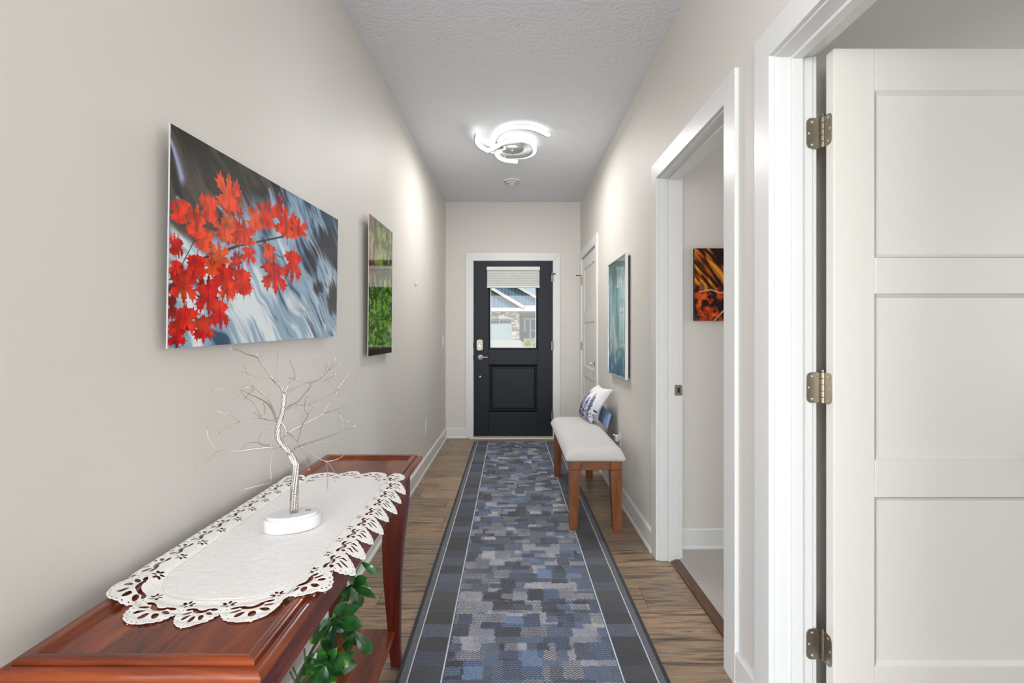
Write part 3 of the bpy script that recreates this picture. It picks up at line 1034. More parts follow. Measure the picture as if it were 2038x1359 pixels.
def paint_maple(w=760, h=380):
    U, V = np.meshgrid(np.linspace(0, 1, w), np.linspace(0, 1, h))
    A = U * 2.0          # physical aspect 2:1
    B = V
    def streak(ang, sa, sb, seed, oct=4):
        c, s = math.cos(R(ang)), math.sin(R(ang))
        p = A * c + B * s; q = -A * s + B * c
        return fbm(p * sa + 20, q * sb + 20, seed, oct)
    wx = (fbm(A * 2.2, B * 2.2, 91, 3) - 0.5) * 0.22
    wy = (fbm(A * 2.2 + 9, B * 2.2, 92, 3) - 0.5) * 0.22
    A0, B0 = A, B
    A = A + wx; B = B + wy
    s1 = streak(48, 2.0, 8, 3)
    s2 = streak(44, 3.0, 20, 9)
    s3 = streak(40, 5, 34, 31)
    lum = s1 * 0.45 + s2 * 0.35 + s3 * 0.2
    img = lerp(rgb('3a526e') * np.ones((h, w, 3)), rgb('94aec4'), sstep(0.36, 0.50, lum + (V - 0.6) * 0.20))
    img = lerp(img, rgb('e3ecf0') + 0 * img, sstep(0.52, 0.66, lum + (V - 0.6) * 0.16))
    # dark water of the upper left
    dm = sstep(0.10, -0.10, (V - 0.46) + (U - 0.10) * 0.95 + (s1 - 0.5) * 0.45)
    darkc = lerp(rgb('2d2d29') * np.ones((h, w, 3)), rgb('524b48'), sstep(0.38, 0.7, s2))
    img = lerp(img, darkc, dm)
    # wet rocks along the right edge
    for cu, cv, ru, rv in ((0.90, 0.26, 0.16, 0.15), (0.97, 0.66, 0.10, 0.16), (0.74, 0.42, 0.07, 0.12), (0.80, 0.62, 0.06, 0.07)):
        d = np.hypot((U - cu) / ru, (V - cv) / rv)
        img = lerp(img, rgb('33343a') + 0 * img, sstep(1.15, 0.5, d + (s2 - 0.5) * 1.6 + (s3 - 0.5) * 0.8) * 0.92)
    dk = sstep(0.56, 0.68, s2 * 0.5 + s3 * 0.5) * sstep(0.55, 0.75, U)
    img = lerp(img, rgb('2f405c') + 0 * img, dk * 0.7)
    # soft bright runs
    for (x0, y0, x1, y1, wd) in ((0.0, 0.09, 0.10, 0.20, 0.020), (0.08, 0.30, 0.50, 0.62, 0.030), (0.30, 0.24, 0.62, 0.52, 0.014), (0.44, 0.26, 0.66, 0.50, 0.007), (0.80, 0.02, 1.10, 0.36, 0.03), (0.92, 0.02, 1.2, 0.30, 0.018)):
        dd = seg_dist(A, B, (x0, y0), (x1, y1))
        tt = np.clip((A - x0) / (x1 - x0), 0, 1)
        img = lerp(img, rgb('aabbe4') + 0 * img, np.exp(-(dd / (wd * (0.30 + tt))) ** 2) * 0.9)
    A, B = A0, B0
    # photo pixel box -> print coordinates
    def uv(px, py):
        Yp = 962.4 * 0.7505 / (1021 - px)
        z = CAMZ - (py - 662) * Yp / 962.4
        u = (Yp - 1.0555) / 1.0085
        top = 1.682 + 0.0255 * u; bot = 1.190 + 0.020 * u
        return u, (top - z) / (top - bot)
    def cuv(x, y):
        return uv(300 + x / 2.614, 220 + y / 2.614)
    # branch
    for p0, p1, wd in (((95, 930), (260, 775), 0.012), ((260, 775), (450, 705), 0.008), ((450, 705), (690, 655), 0.006), ((560, 700), (690, 770), 0.003), ((500, 690), (420, 640), 0.003), ((165, 800), (230, 670), 0.003), ((250, 1040), (240, 980), 0.003)):
        a = cuv(*p0); b = cuv(*p1)
        dd = seg_dist(A, B, (a[0] * 2, a[1]), (b[0] * 2, b[1]))
        img[dd < wd] = rgb('3a2a2c')
    leaves = [((95, 150, 630, 780), 1, 'd81f10'), ((320, 440, 560, 700), 1, 'ec4a1e'), ((230, 320, 600, 760), 1, 'ee4419'), ((95, 190, 460, 612), 1, 'f2381e'), ((185, 290, 480, 705), 1, 'ef3f1a'),
              ((250, 342, 425, 610), 1, 'f03c1d'), ((335, 465, 320, 560), 1, 'f0401c'), ((375, 430, 520, 640), 1, 'e8641c'), ((420, 545, 560, 725), 1, 'ea3414'), ((500, 585, 485, 650), 1, 'ef3d18'), ((560, 650, 455, 650), 1, 'ee3418'),
              ((655, 685, 425, 560), 1, 'c92228'), ((630, 765, 488, 695), 1, 'f03a1a'), ((715, 812, 555, 668), 1, 'f23a1b'), ((470, 548, 690, 805), -1, 'e62f13'), ((580, 652, 670, 800), -1, 'ee4c1e'),
              ((690, 785, 690, 905), -1, 'e2301c'), ((575, 705, 755, 958), -1, 'e02a22'), ((305, 412, 680, 820), 1, 'ef5a22'), ((185, 295, 720, 885), -1, 'e02213'), ((95, 165, 760, 860), -1, 'd92416'),
              ((100, 245, 815, 1010), -1, 'de2212'), ((305, 445, 780, 960), -1, 'e41508'), ((360, 440, 860, 1000), -1, 'e8380f'), ((430, 528, 790, 972), -1, 'e22a12'), ((235, 365, 865, 1070), -1, 'd01508'),
              ((316, 410, 955, 1145), -1, 'dd1307'), ((95, 255, 990, 1180), -1, 'd81a0b'), ((228, 334, 1040, 1215), -1, 'd21408'), ((92, 192, 1105, 1240), -1, 'bd0f0b'), ((410, 470, 740, 840), -1, 'c2202a'),
              ((92, 140, 930, 1110), -1, '8f1410'), ((280, 360, 760, 880), 1, 'dd3312')]
    rs = np.random.RandomState(4)
    under = []
    for (x0, x1, y0, y1), up, colr in leaves:
        if x0 < 460:
            jx, jy = rs.uniform(-26, 26), rs.uniform(-30, 30)
            c = rgb(colr) * 0.80
            under.append(((max(90, x0 + jx), x1 + jx, y0 + jy, min(1240, y1 + jy)), -up, ''.join('%02x' % int(255 * q) for q in c)))
    leaves = under + [((x0 - 0.07 * (x1 - x0), x1 + 0.07 * (x1 - x0), y0 - 0.05 * (y1 - y0), y1 + 0.05 * (y1 - y0)), up, c) for (x0, x1, y0, y1), up, c in leaves]
    for (x0, x1, y0, y1), up, colr in leaves:
        u0, v0 = cuv(x0, (y0 + y1) / 2); u1, v1 = cuv(x1, (y0 + y1) / 2)
        xm = (x0 + x1) / 2
        _, va = cuv(xm, y0); _, vb = cuv(xm, y1)
        sx = rs.uniform(-0.18, 0.18)
        poly = []
        for (a, b) in MAPLE:
            bb = b if up > 0 else 1 - b
            aa = a + sx * (bb - 0.5)
            poly.append((u0 + (u1 - u0) * aa, va + (vb - va) * bb))
        m = inpoly(U, V, poly)
        c = rgb(colr)
        tone = (fbm(A * 22 + rs.uniform(0, 99), B * 22, 77, 3) - 0.5)[..., None] * 0.7 - 0.06
        lx = (U - u0) / (u1 - u0 + 1e-9)
        fold = np.where(lx > 0.5 + sx * 0.3, 0.05, -0.05)[..., None]
        cc = np.clip(c * (1 + tone + fold), 0, 1)
        orange = sstep(0.6, 0.75, fbm(A * 9 + rs.uniform(0, 99), B * 9, 13, 2))
        cc = lerp(cc, rgb('f07a2a') + 0 * cc, orange * 0.35)
        img[m] = cc[m]
        rib = (np.abs(lx - 0.5 - sx * (V - (va + vb) / 2) / (vb - va + 1e-9)) < 0.012) & m
        img[rib] *= 0.72
    return np.clip(img, 0, 1)

M_print = attr_mat('glossy_metal_print', 0.06, 0.5, 0.35)
M_print_satin = attr_mat('satin_metal_print', 0.12, 0.22, 0.0)
M_alu = pm('print_edge', 'd8d8da', 0.35, 0.3)

def wall_print(name, root_label, img, corners, thick_dir, thick, facename, edge_mat=None, face_mat=None):
    """corners in world: TL, TR, BR, BL of the front face as seen"""
    c = [Vector(p) for p in corners]
    base = (c[2] + c[3]) / 2
    root = empty(name, base)
    tag(root, root_label, 'wall art')
    loc = [p - base for p in c]
    n = Vector(thick_dir)
    mb = MB()
    e = 0.0004
    mb.hexa([loc[3] + n * e, loc[2] + n * e, loc[1] + n * e, loc[0] + n * e], [loc[3] + n * thick, loc[2] + n * thick, loc[1] + n * thick, loc[0] + n * thick])
    mb.build('panel', edge_mat or M_alu, root)
    grid_print(facename, img, face_mat or M_print, root, *loc)
    return root, loc, base

# left wall: maple leaves over water
Xb, Xt = -0.754, -0.747
maple = wall_print('maple_print', 'wide glossy photo print of red maple leaves over rushing water', paint_maple(),
                   [(Xt, 1.0555, 1.682), (Xt, 2.064, 1.7075), (Xb, 2.064, 1.210), (Xb, 1.0555, 1.190)], (-1, 0, 0), 0.004, 'printed_photo', None, M_print_satin)
for z0 in (0.33, 0.06):
    MB().box(-0.0285, -0.004, -0.30, 0.30, z0, z0 + 0.03).build('float_mount', M_alu, maple[0])

def paint_garden(w=150, h=230):
    U, V = np.meshgrid(np.linspace(0, 1, w), np.linspace(0, 1, h))
    A = U * 0.65; B = V
    n1 = fbm(A * 26, B * 13, 5, 5); n2 = fbm(A * 60, B * 22, 8, 4); n3 = fbm(A * 9, B * 4, 21, 3)
    img = lerp(rgb('2c3618') * np.ones((h, w, 3)), rgb('8fa046'), sstep(0.3, 0.65, n1))
    img = lerp(img, rgb('c9cf62') + 0 * img, sstep(0.55, 0.75, n2 * 0.6 + n3 * 0.4) * 0.8)
    red = sstep(0.5, 0.62, n3 + (0.16 - U) * 0.9 + np.exp(-((V - 0.33) / 0.06) ** 2) * 0.22)
    img = lerp(img, rgb('9c2330') + 0 * img, red * sstep(0.3, 0.6, n2) * 0.9)
    pale = np.exp(-((V - 0.24) / 0.10) ** 2) * sstep(0.5, 0.6, n1) * 0.7
    img = lerp(img, rgb('b7a89c') + 0 * img, pale * sstep(0.5, 0.0, U))
    dark = np.exp(-((V - 0.36) / 0.035) ** 2)
    img = lerp(img, rgb('241a14') + 0 * img, dark * 0.6 * sstep(0.35, 0.6, n1))
    low = sstep(0.46, 0.5, V)  # lower part: tree green reflected from the door glass, painted into the print
    green = lerp(rgb('1f3d12') * np.ones((h, w, 3)), rgb('6fa23a'), sstep(0.35, 0.65, fbm(A * 22, B * 40, 61, 4)))
    green = lerp(green, rgb('c4d77a') + 0 * green, sstep(0.66, 0.76, fbm(A * 20, B * 60, 71, 3)) * 0.7)
    img = lerp(img, green, low * 0.85)
    bot = sstep(0.93, 0.97, V)  # bottom strip: dark reflection of the front door, painted in
    img = lerp(img, rgb('3a3020') * (0.5 + n2[..., None]), bot)
    return img
garden = wall_print('garden_print', 'tall narrow glossy print of a green and red garden on the left wall', paint_garden(),
           [(-0.7495, 2.520, 1.847), (-0.7495, 3.006, 1.849), (-0.7545, 3.006, 1.102), (-0.7545, 2.520, 1.102)], (-1, 0, 0), 0.004, 'printed_photo')
for z0 in (0.56, 0.14):
    MB().box(-0.0285, -0.004, -0.14, 0.14, z0, z0 + 0.03).build('float_mount', M_alu, garden[0])

# right wall: teal print in a slim silver frame
def paint_teal(w=150, h=212):
    U, V = np.meshgrid(np.linspace(0, 1, w), np.linspace(0, 1, h))
    A = U * 0.7; B = V
    warp = fbm(A * 5, B * 3, 2, 3) - 0.5
    tr = fbm((A + warp * 0.16) * 22, B * 3.0, 12, 5)
    n = fbm(A * 20, B * 16, 19, 4)
    img = lerp(rgb('8fb8bd') * np.ones((h, w, 3)), rgb('e4f0ef'), sstep(0.32, 0.62, tr))
    img = lerp(img, rgb('4f93a8') + 0 * img, sstep(0.56, 0.72, fbm((A + warp * 0.2) * 16, B * 3.5, 42, 4)) * 0.7)
    img = lerp(img, rgb('2f6f94') + 0 * img, sstep(0.66, 1.02, V + (n - 0.5) * 0.55) * 0.85)
    img = lerp(img, rgb('33524c') + 0 * img, sstep(0.30, 0.05, V + (n - 0.5) * 0.25) * 0.85)
    img = lerp(img, rgb('b9d6c0') + 0 * img, sstep(0.62, 0.74, n) * 0.5 * np.exp(-((V - 0.45) / 0.2) ** 2))
    img = lerp(img, rgb('1d5f8f') + 0 * img, sstep(0.1, 0.02, np.abs(U - 0.55)) * sstep(0.82, 0.95, V) * 0.8)
    return img * 0.82 + 0.18
tl = empty('framed_teal_print', (0.75, 3.53, 0.908))
tag(tl, 'teal and pale blue print in a slim silver frame above the bench', 'wall art')
fy0_, fy1_, fz0_, fz1_ = 3.232, 3.832, 0.908, 1.760
def teal_part(nm, mb, mat, **kw):
    return child(mb, nm, mat, tl, **kw)
def ring_x(y0, y1, z0, z1, prof):
    mb = MB()
    vs = []
    for i, xv in prof:
        vs += [(xv, y0 + i, z0 + i), (xv, y1 - i, z0 + i), (xv, y1 - i, z1 - i), (xv, y0 + i, z1 - i)]
    fs = []
    for i in range(len(prof) - 1):
        for kk in range(4):
            k2 = (kk + 1) % 4
            fs.append((i * 4 + kk, i * 4 + k2, (i + 1) * 4 + k2, (i + 1) * 4 + kk))
    mb.add(vs, fs)
    return mb
teal_part('frame', ring_x(fy0_, fy1_, fz0_, fz1_, [(0.003, 0.7715), (0, 0.7695), (0, 0.7505), (0.0012, 0.7495), (0.009, 0.7495), (0.010, 0.7505), (0.010, 0.7545)]), pm('silver_frame', 'd4d4d4', 0.35, 0.5))
teal_part('backing', MB().box(0.762, 0.7838, fy0_ + 0.016, fy1_ - 0.016, fz0_ + 0.016, fz1_ - 0.016), pm('dark_backing', '2a2826', 0.8))
pic = grid_print('printed_picture', paint_teal(), attr_mat('matte_print', 0.35, 0.4), tl,
                 (0.0060, 3.826 - 3.53, 1.754 - 0.908), (0.0060, 3.238 - 3.53, 1.754 - 0.908), (0.0060, 3.238 - 3.53, 0.914 - 0.908), (0.0060, 3.826 - 3.53, 0.914 - 0.908))
teal_part('glass', MB().box(0.7530, 0.7550, fy0_ + 0.009, fy1_ - 0.009, fz0_ + 0.009, fz1_ - 0.009), M_glass)

# bedroom: orange print
def paint_orange(w=190, h=130):
    U, V = np.meshgrid(np.linspace(0, 1, w), np.linspace(0, 1, h))
    A = U * 1.5; B = V
    c, s = math.cos(R(52)), math.sin(R(52))
    p = A * c + B * s; q = -A * s + B * c
    st_ = fbm(p * 4, q * 26, 4, 4)
    n = fbm(A * 20, B * 20, 9, 4)
    top = sstep(0.58, 0.42, V - U * 0.35 + (n - 0.5) * 0.2)
    img = lerp(rgb('2a1712') * np.ones((h, w, 3)), rgb('c9661c'), sstep(0.42, 0.66, st_))
    img = lerp(img, rgb('f0a93a') + 0 * img, sstep(0.62, 0.74, st_) * 0.8)
    m2 = fbm(A * 14, B * 12, 33, 4)
    low = lerp(rgb('231d1c') * np.ones((h, w, 3)), rgb('b23c16'), sstep(0.45, 0.6, m2))
    low = lerp(low, rgb('e0662a') + 0 * low, sstep(0.62, 0.75, m2))
    low = lerp(low, rgb('33424a') + 0 * low, sstep(0.58, 0.7, fbm(A * 9, B * 7, 81, 3)) * 0.8)
    img = lerp(low, img, top)
    for pts in (((0.30, 0.62), (0.36, 0.78), (0.47, 0.95)), ((0.36, 0.48), (0.39, 0.62), (0.34, 0.80), (0.27, 0.86), (0.18, 1.0)), ((0.05, 0.60), (0.15, 0.57), (0.24, 0.62), (0.33, 0.58))):
        for a, b in zip(pts[:-1], pts[1:]):
            dd = seg_dist(A, B, (a[0] * 1.5, a[1]), (b[0] * 1.5, b[1]))
            img[dd < 0.007] = rgb('e8a58a')
    return img
zz0, zz1 = 1.292, 1.697
wall_print('orange_print', 'dark orange and black print hung on the bedroom wall', paint_orange(),
           [(1.016, 2.705, zz1), (1.62, 2.705, zz1), (1.62, 2.705, zz0), (1.016, 2.705, zz0)], (0, 1, 0), 0.0235, 'printed_picture', pm('black_print_edge', '1a1715', 0.6), M_print_satin)

# ------------------------------------------------------------------ console table
TX0, TX1, TY0, TY1 = -0.7265, -0.3580, 0.679, 1.872
table = tag(empty('console_table', (-0.542, 1.279, 0)), 'glossy mahogany console table with raised rim along the left wall', 'table')
def tpart(nm, mb, mat=M_mahog, **kw):
    return child(mb, nm, mat, table, **kw)
tpart('tabletop', MB().box(TX0 + 0.02, TX1 - 0.02, TY0 + 0.02, TY1 - 0.02, 0.727, 0.7465))
RIM = [(-0.040, 0.7455), (-0.036, 0.7475), (-0.031, 0.7545), (-0.026, 0.7565), (-0.013, 0.7570), (-0.0115, 0.7560), (-0.0110, 0.7500), (-0.0060, 0.7510), (0.000, 0.7495), (0.005, 0.7465), (0.0072, 0.7425), (0.0068, 0.7375), (0.0035, 0.7320), (-0.004, 0.7280), (-0.012, 0.7262), (-0.060, 0.7260)]
ring_rect = (TX0, TX1, TY0, TY1)
def rim_side(k):
    x0, x1, y0, y1 = ring_rect
    vs = []
    for o_, z in RIM:
        c4 = [(x0 - o_, y0 - o_, z), (x1 + o_, y0 - o_, z), (x1 + o_, y1 + o_, z), (x0 - o_, y1 + o_, z)]
        vs += [c4[k], c4[(k + 1) % 4]]
    fs = [(2 * i, 2 * i + 1, 2 * i + 3, 2 * i + 2) for i in range(len(RIM) - 1)]
    return MB().add(vs, fs)
for k in range(4):
    ro = tpart('rim_moulding', rim_side(k), M_mahogx if k in (0, 2) else M_mahog, smooth=True)
    md = ro.modifiers.new('e', 'EDGE_SPLIT'); md.split_angle = R(38)
AX0, AX1, AY0, AY1 = TX0 + 0.030, TX1 - 0.030, TY0 + 0.062, TY1 - 0.065
AZ0 = 0.640
tpart('apron', MB().box(AX1 - 0.02, AX1, AY0 + 0.02, AY1 - 0.02, AZ0, 0.7265), bevel=0.002)
tpart('apron', MB().box(AX0, AX0 + 0.02, AY0 + 0.02, AY1 - 0.02, AZ0, 0.7265), bevel=0.002)
tpart('apron', MB().box(AX0 + 0.02, AX1 - 0.02, AY0, AY0 + 0.02, AZ0, 0.7265), M_mahogx, bevel=0.002)
tpart('apron', MB().box(AX0 + 0.02, AX1 - 0.02, AY1 - 0.02, AY1, AZ0, 0.7265), M_mahogx, bevel=0.002)
# sabre legs: square section tapering and sweeping outward at the foot
def leg(cx, cy, sx, sy):
    # cx,cy : outer corner at the top; sx, sy point inward
    prof = [(0.7255, 0.0, 0.082), (0.62, 0.0, 0.082), (0.54, 0.008, 0.080), (0.45, 0.017, 0.074), (0.34, 0.024, 0.064), (0.24, 0.027, 0.054), (0.15, 0.028, 0.046), (0.07, 0.028, 0.041), (0.0, 0.026, 0.037)]
    vs = []
    for z, o_, w in prof:
        x0, x1 = cx + sx * o_, cx + sx * (o_ + w)
        wy = w * 0.62
        y0, y1 = cy + sy * o_ * 0.7, cy + sy * (o_ * 0.7 + wy)
        vs += [(x0, y0, z), (x1, y0, z), (x1, y1, z), (x0, y1, z)]
    fs = []
    n = len(prof)
    for i in range(n - 1):
        for k in range(4):
            k2 = (k + 1) % 4
            fs.append((i * 4 + k, i * 4 + k2, (i + 1) * 4 + k2, (i + 1) * 4 + k))
    fs += [(0, 1, 2, 3), tuple((n - 1) * 4 + k for k in range(4))]
    return MB().add(vs, fs)
LX1, LX0 = AX1 + 0.003, AX0 - 0.003
LY1, LY0 = AY1 + 0.003, AY0 - 0.003
for cx, sx in ((LX1, -1), (LX0, 1)):
    for cy, sy in ((LY1, -1), (LY0, 1)):
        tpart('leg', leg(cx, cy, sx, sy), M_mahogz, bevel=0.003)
tpart('shelf', MB().box(LX0 + 0.045, LX1 - 0.045, LY0 + 0.030, LY1 - 0.030, 0.114, 0.136), M_mahog, bevel=0.003)

# ------------------------------------------------------------------ lace table runner
def march(field, xs, ys):
    """marching squares polygons of field>0 on grid; returns verts, faces"""
    F = field
    ny, nx = F.shape
    verts = []; vid = {}; faces = []
    def gv(i, j):
        key = (0, i, j)
        if key not in vid:
            vid[key] = len(verts); verts.append((xs[j], ys[i]))
        return vid[key]
    def ge(i0, j0, i1, j1):
        key = (1, min(i0, i1), min(j0, j1), max(i0, i1), max(j0, j1))
        if key not in vid:
            a, b = F[i0, j0], F[i1, j1]
            t = a / (a - b)
            t = min(0.97, max(0.03, t))
            vid[key] = len(verts)
            verts.append((xs[j0] + (xs[j1] - xs[j0]) * t, ys[i0] + (ys[i1] - ys[i0]) * t))
        return vid[key]
    for i in range(ny - 1):
        for j in range(nx - 1):
            cs = [(i, j), (i, j + 1), (i + 1, j + 1), (i + 1, j)]
            s = [F[c] > 0 for c in cs]
            if not any(s):
                continue
            if all(s):
                faces.append(tuple(gv(*c) for c in cs)); continue
            poly = []
            for k in range(4):
                k2 = (k + 1) % 4
                if s[k]:
                    poly.append(gv(*cs[k]))
                if s[k] != s[k2]:
                    poly.append(ge(*(cs[k] if cs[k] < cs[k2] else cs[k2]), *(cs[k2] if cs[k] < cs[k2] else cs[k])))
            if len(poly) >= 3:
                faces.append(tuple(poly))
    return verts, faces

LW, LH = 0.0355, 0.086     # half pitch and depth of one scallop
def lace_field(nx=44, ny=54):
    xs = np.linspace(-LW, LW, nx); ys = np.linspace(0, LH * 1.02, ny)
    X, Yg = np.meshgrid(xs, ys)
    v = Yg / LH
    # outline: full width band then an ogive petal with a picot edge
    t = np.clip((v - 0.30) / 0.70, 0, 1)
    w = LW * 1.05 * np.clip(1 - t ** 2.3, 0, 1) ** 0.62
    w = np.where(v < 0.30, LW * 1.05, w)
    pic = 0.0011 * np.sin(v * 75) * (v > 0.3)
    f = (w + pic - np.abs(X))
    f = np.minimum(f, 0.004)
    def hole(cx, cy, a, b, ang=0.0):
        nonlocal f
        c, s = math.cos(ang), math.sin(ang)
        dx, dy = X - cx, Yg - cy
        p = dx * c + dy * s; q = -dx * s + dy * c
        d = (np.sqrt((p / a) ** 2 + (q / b) ** 2) - 1) * min(a, b)
        f = np.minimum(f, d)
    cy0 = LH * 0.30
    # drop shaped holes between the ribs of the fan
    for k, th in enumerate((-74, -50, -26, 0, 26, 50, 74)):
        a = R(90 + th)
        rr = 0.0235 + 0.0120 * math.cos(R(th)) ** 2
        hole(rr * math.cos(a) * 0.88, cy0 + rr * math.sin(a) * 1.02, 0.0096 - 0.0020 * abs(th) / 74, 0.0042, a)
    # crescent above the bud
    for th in range(-60, 61, 12):
        a = R(90 + th)
        hole(0.0150 * math.cos(a) * 0.95, cy0 + 0.0150 * math.sin(a) - 0.001, 0.0024 + 0.0024 * math.cos(R(th)), 0.0024 + 0.0010 * math.cos(R(th)), a)
    # picot dots along the edge
    for th in np.linspace(-80, 80, 15):
        a = R(90 + th)
        rx, ry = LW * 0.90, LH * 0.645
        hole(rx * math.cos(a), cy0 + ry * math.sin(a) * (1.0 if abs(th) > 8 else 0.98), 0.0020, 0.0015)
    # star flower shared with the next scallop
    for sx in (-1, 1):
        for k in range(6):
            a = R(k * 60 + 30)
            hole(sx * LW + 0.0082 * math.cos(a), LH * 0.20 + 0.0068 * math.sin(a), 0.0050, 0.0027, a)
    # ladder of small holes beside the cloth and bud
    for xx in np.linspace(-LW * 0.92, LW * 0.92, 11):
        hole(xx, LH * 0.035, 0.0012, 0.0016)
    for xx, yy in ((-0.0105, 0.22), (-0.0065, 0.155), (0, 0.13), (0.0065, 0.155), (0.0105, 0.22)):
        hole(xx, LH * yy, 0.0013, 0.0012)
    return f, xs, ys
CXC, CYC, HXC, HYC, RC = -0.5405, 1.2185, 0.133, 0.355, 0.105
def perim_point(s):
    """rounded rectangle, s arclength from the near-left straight start, clockwise; returns point and outward normal"""
    a = HXC - RC; b = HYC - RC
    segs = [('l', (CXC - a, CYC - HYC), (1, 0), 2 * a, (0, -1)), ('c', (CXC + a, CYC - b), -90), ('l', (CXC + HXC, CYC - b), (0, 1), 2 * b, (1, 0)), ('c', (CXC + a, CYC + b), 0),
            ('l', (CXC + a, CYC + HYC), (-1, 0), 2 * a, (0, 1)), ('c', (CXC - a, CYC + b), 90), ('l', (CXC - HXC, CYC + b), (0, -1), 2 * b, (-1, 0)), ('c', (CXC - a, CYC - b), 180)]
    qc = RC * math.pi / 2
    tot = 4 * a + 4 * b + 4 * qc
    s = s % tot
    for g in segs:
        ln = g[3] if g[0] == 'l' else qc
        if s <= ln:
            if g[0] == 'l':
                return (g[1][0] + g[2][0] * s, g[1][1] + g[2][1] * s), g[4]
            an = R(g[2]) + s / RC
            nn = (math.cos(an), math.sin(an))
            return (g[1][0] + nn[0] * RC, g[1][1] + nn[1] * RC), nn
        s -= ln
    return (CXC, CYC - HYC), (0, -1)
PTOT = 4 * (HXC - RC) + 4 * (HYC - RC) + 2 * math.pi * RC
def lay_z(x, yv):
    """height of a cloth lying over the table top, its raised rim and edge"""
    d = min(x - (TX0 + 0.036), (TX1 - 0.036) - x, yv - (TY0 + 0.036), (TY1 - 0.036) - yv)
    z = 0.7478
    if d < 0.022:
        t = min(1.0, (0.022 - d) / 0.024)
        z = 0.7478 + 0.0108 * t * t * (3 - 2 * t)
    over = max(x - (TX1 + 0.006), (TX0 - 0.006) - x, 0.0)
    z -= over * 0.75 + over * over * 6
    return z
runner = tag(empty('lace_table_runner', (CXC, CYC, 0.7465)), 'white table runner with scalloped lace border on the console table', 'table runner')
nscal = 26
ff, lxs, lys = lace_field()
lv_, lf_ = march(ff, lxs, lys)
pitch = PTOT / nscal
for i in range(nscal):
    s0 = (i + 0.5) * pitch
    pts = []
    jz = random.uniform(0, 0.0012)
    stretch = random.uniform(0.96, 1.05)
    for (x, yv) in lv_:
        p, n = perim_point(s0 + x / LW * pitch / 2)
        d = yv * stretch
        X_, Y_ = p[0] + n[0] * d, p[1] + n[1] * d
        z = lay_z(X_, Y_) + 0.0009 + jz * (yv / LH) + 0.0006 * math.sin(yv * 260)
        pts.append((X_, Y_, z))
    child(MB().add(pts, lf_), 'lace_scallop', M_lace, runner, solid=0.0011)
gx = np.linspace(CXC - HXC - 0.004, CXC + HXC + 0.004, 60)
gy = np.linspace(CYC - HYC - 0.004, CYC + HYC + 0.004, 150)
GX, GY = np.meshgrid(gx, gy)
qx = np.maximum(np.abs(GX - CXC) - (HXC - RC), 0); qy = np.maximum(np.abs(GY - CYC) - (HYC - RC), 0)
fld = (RC + 0.002) - np.hypot(qx, qy)
cv, cf = march(fld, gx, gy)
wr_ = lambda x, yv: 0.0009 * math.sin(x * 37 + yv * 9) * math.sin(yv * 23 + 1) + 0.0009
child(MB().add([(x, yv, lay_z(x, yv) + 0.0008 + wr_(x, yv)) for x, yv in cv], cf), 'cloth_center', M_cloth, runner, smooth=True, solid=0.0010)

# ------------------------------------------------------------------ silver wire tree lamp
TRX, TRY = -0.535, 1.175
tree = tag(empty('wire_tree', (TRX, TRY, 0.7512)), 'bare silver wire tree on an oval white base on the lace runner', 'decorative tree')
MT = Matrix.Rotation(R(24), 4, 'Z')
bs = MB().lathe([(0.061, 0.0), (0.0635, 0.002), (0.0635, 0.026), (0.0615, 0.030), (0.0575, 0.0305), (0.0570, 0.034), (0.054, 0.0365), (0.02, 0.037)], 48, sx=1.0, sy=0.62)
b_o = bs.xform(MT).build('base', M_whitepl, tree, smooth=True)
md = b_o.modifiers.new('e', 'EDGE_SPLIT'); md.split_angle = R(35)
M_icon = pm('grey_icon', '8b8b90', 0.5)
sw = MB()
cxs, cys = 0.034, 0.002
sw.tube([(cxs + 0.0065 * math.cos(a), cys + 0.0048 * math.sin(a), 0.0372) for a in np.linspace(0, 2 * math.pi, 25)], 0.0006, 6)
sw.tube([(cxs + 0.003 * math.cos(a), cys + 0.0024 * math.sin(a), 0.0372) for a in np.linspace(R(130), R(410), 14)], 0.0005, 6)
sw.tube([(cxs, cys, 0.0372), (cxs, cys + 0.0035, 0.0372)], 0.0005, 6)
sw.xform(MT).build('touch_switch', M_icon, b_o)['label'] = 'small round power symbol'
K = TRY / FPX
def tp(x, yv, d=0.0):
    """branch sketch units -> tree space; d is depth away from the camera in metres"""
    px = 400 + x / 5.228; py = 690 + yv / 5.228
    s = (TRY + d) / FPX
    return ((px - 1021) * s - TRX, d, CAMZ - (py - 662) * s - 0.7512)
def smooth_pts(pts, n=3):
    out = []
    P = [Vector(p) for p in pts]
    for i in range(len(P) - 1):
        p0 = P[max(i - 1, 0)]; p1 = P[i]; p2 = P[i + 1]; p3 = P[min(i + 2, len(P) - 1)]
        for k in range(n):
            t = k / n
            out.append(0.5 * ((2 * p1) + (-p0 + p2) * t + (2 * p0 - 5 * p1 + 4 * p2 - p3) * t * t + (-p0 + 3 * p1 - 3 * p2 + p3) * t ** 3))
    out.append(P[-1])
    return out
trunk = [(967, 1722), (972, 1500), (980, 1359), (985, 1240), (972, 1190), (930, 1120), (860, 1030), (808, 960), (797, 890), (810, 800), (835, 720), (855, 640), (862, 560), (868, 480)]
tpts = smooth_pts([tp(*p) for p in trunk], 4)
n = len(tpts)
twist = MB()
NS = 6
for sidx in range(NS):
    st_pts = []
    rr = []
    for i, p in enumerate(tpts):
        f = i / (n - 1)
        rad = 0.0062 * (1 - 0.55 * f)
        a = 2 * math.pi * sidx / NS + i * (0.10 if f < 0.4 else 0.28)
        st_pts.append(p + Vector((math.cos(a) * rad, math.sin(a) * rad, 0.35 * rad * math.sin(a * 1.3))))
        rr.append(0.0040 * (1 - 0.5 * f))
    twist.tube(st_pts, rr, 7)
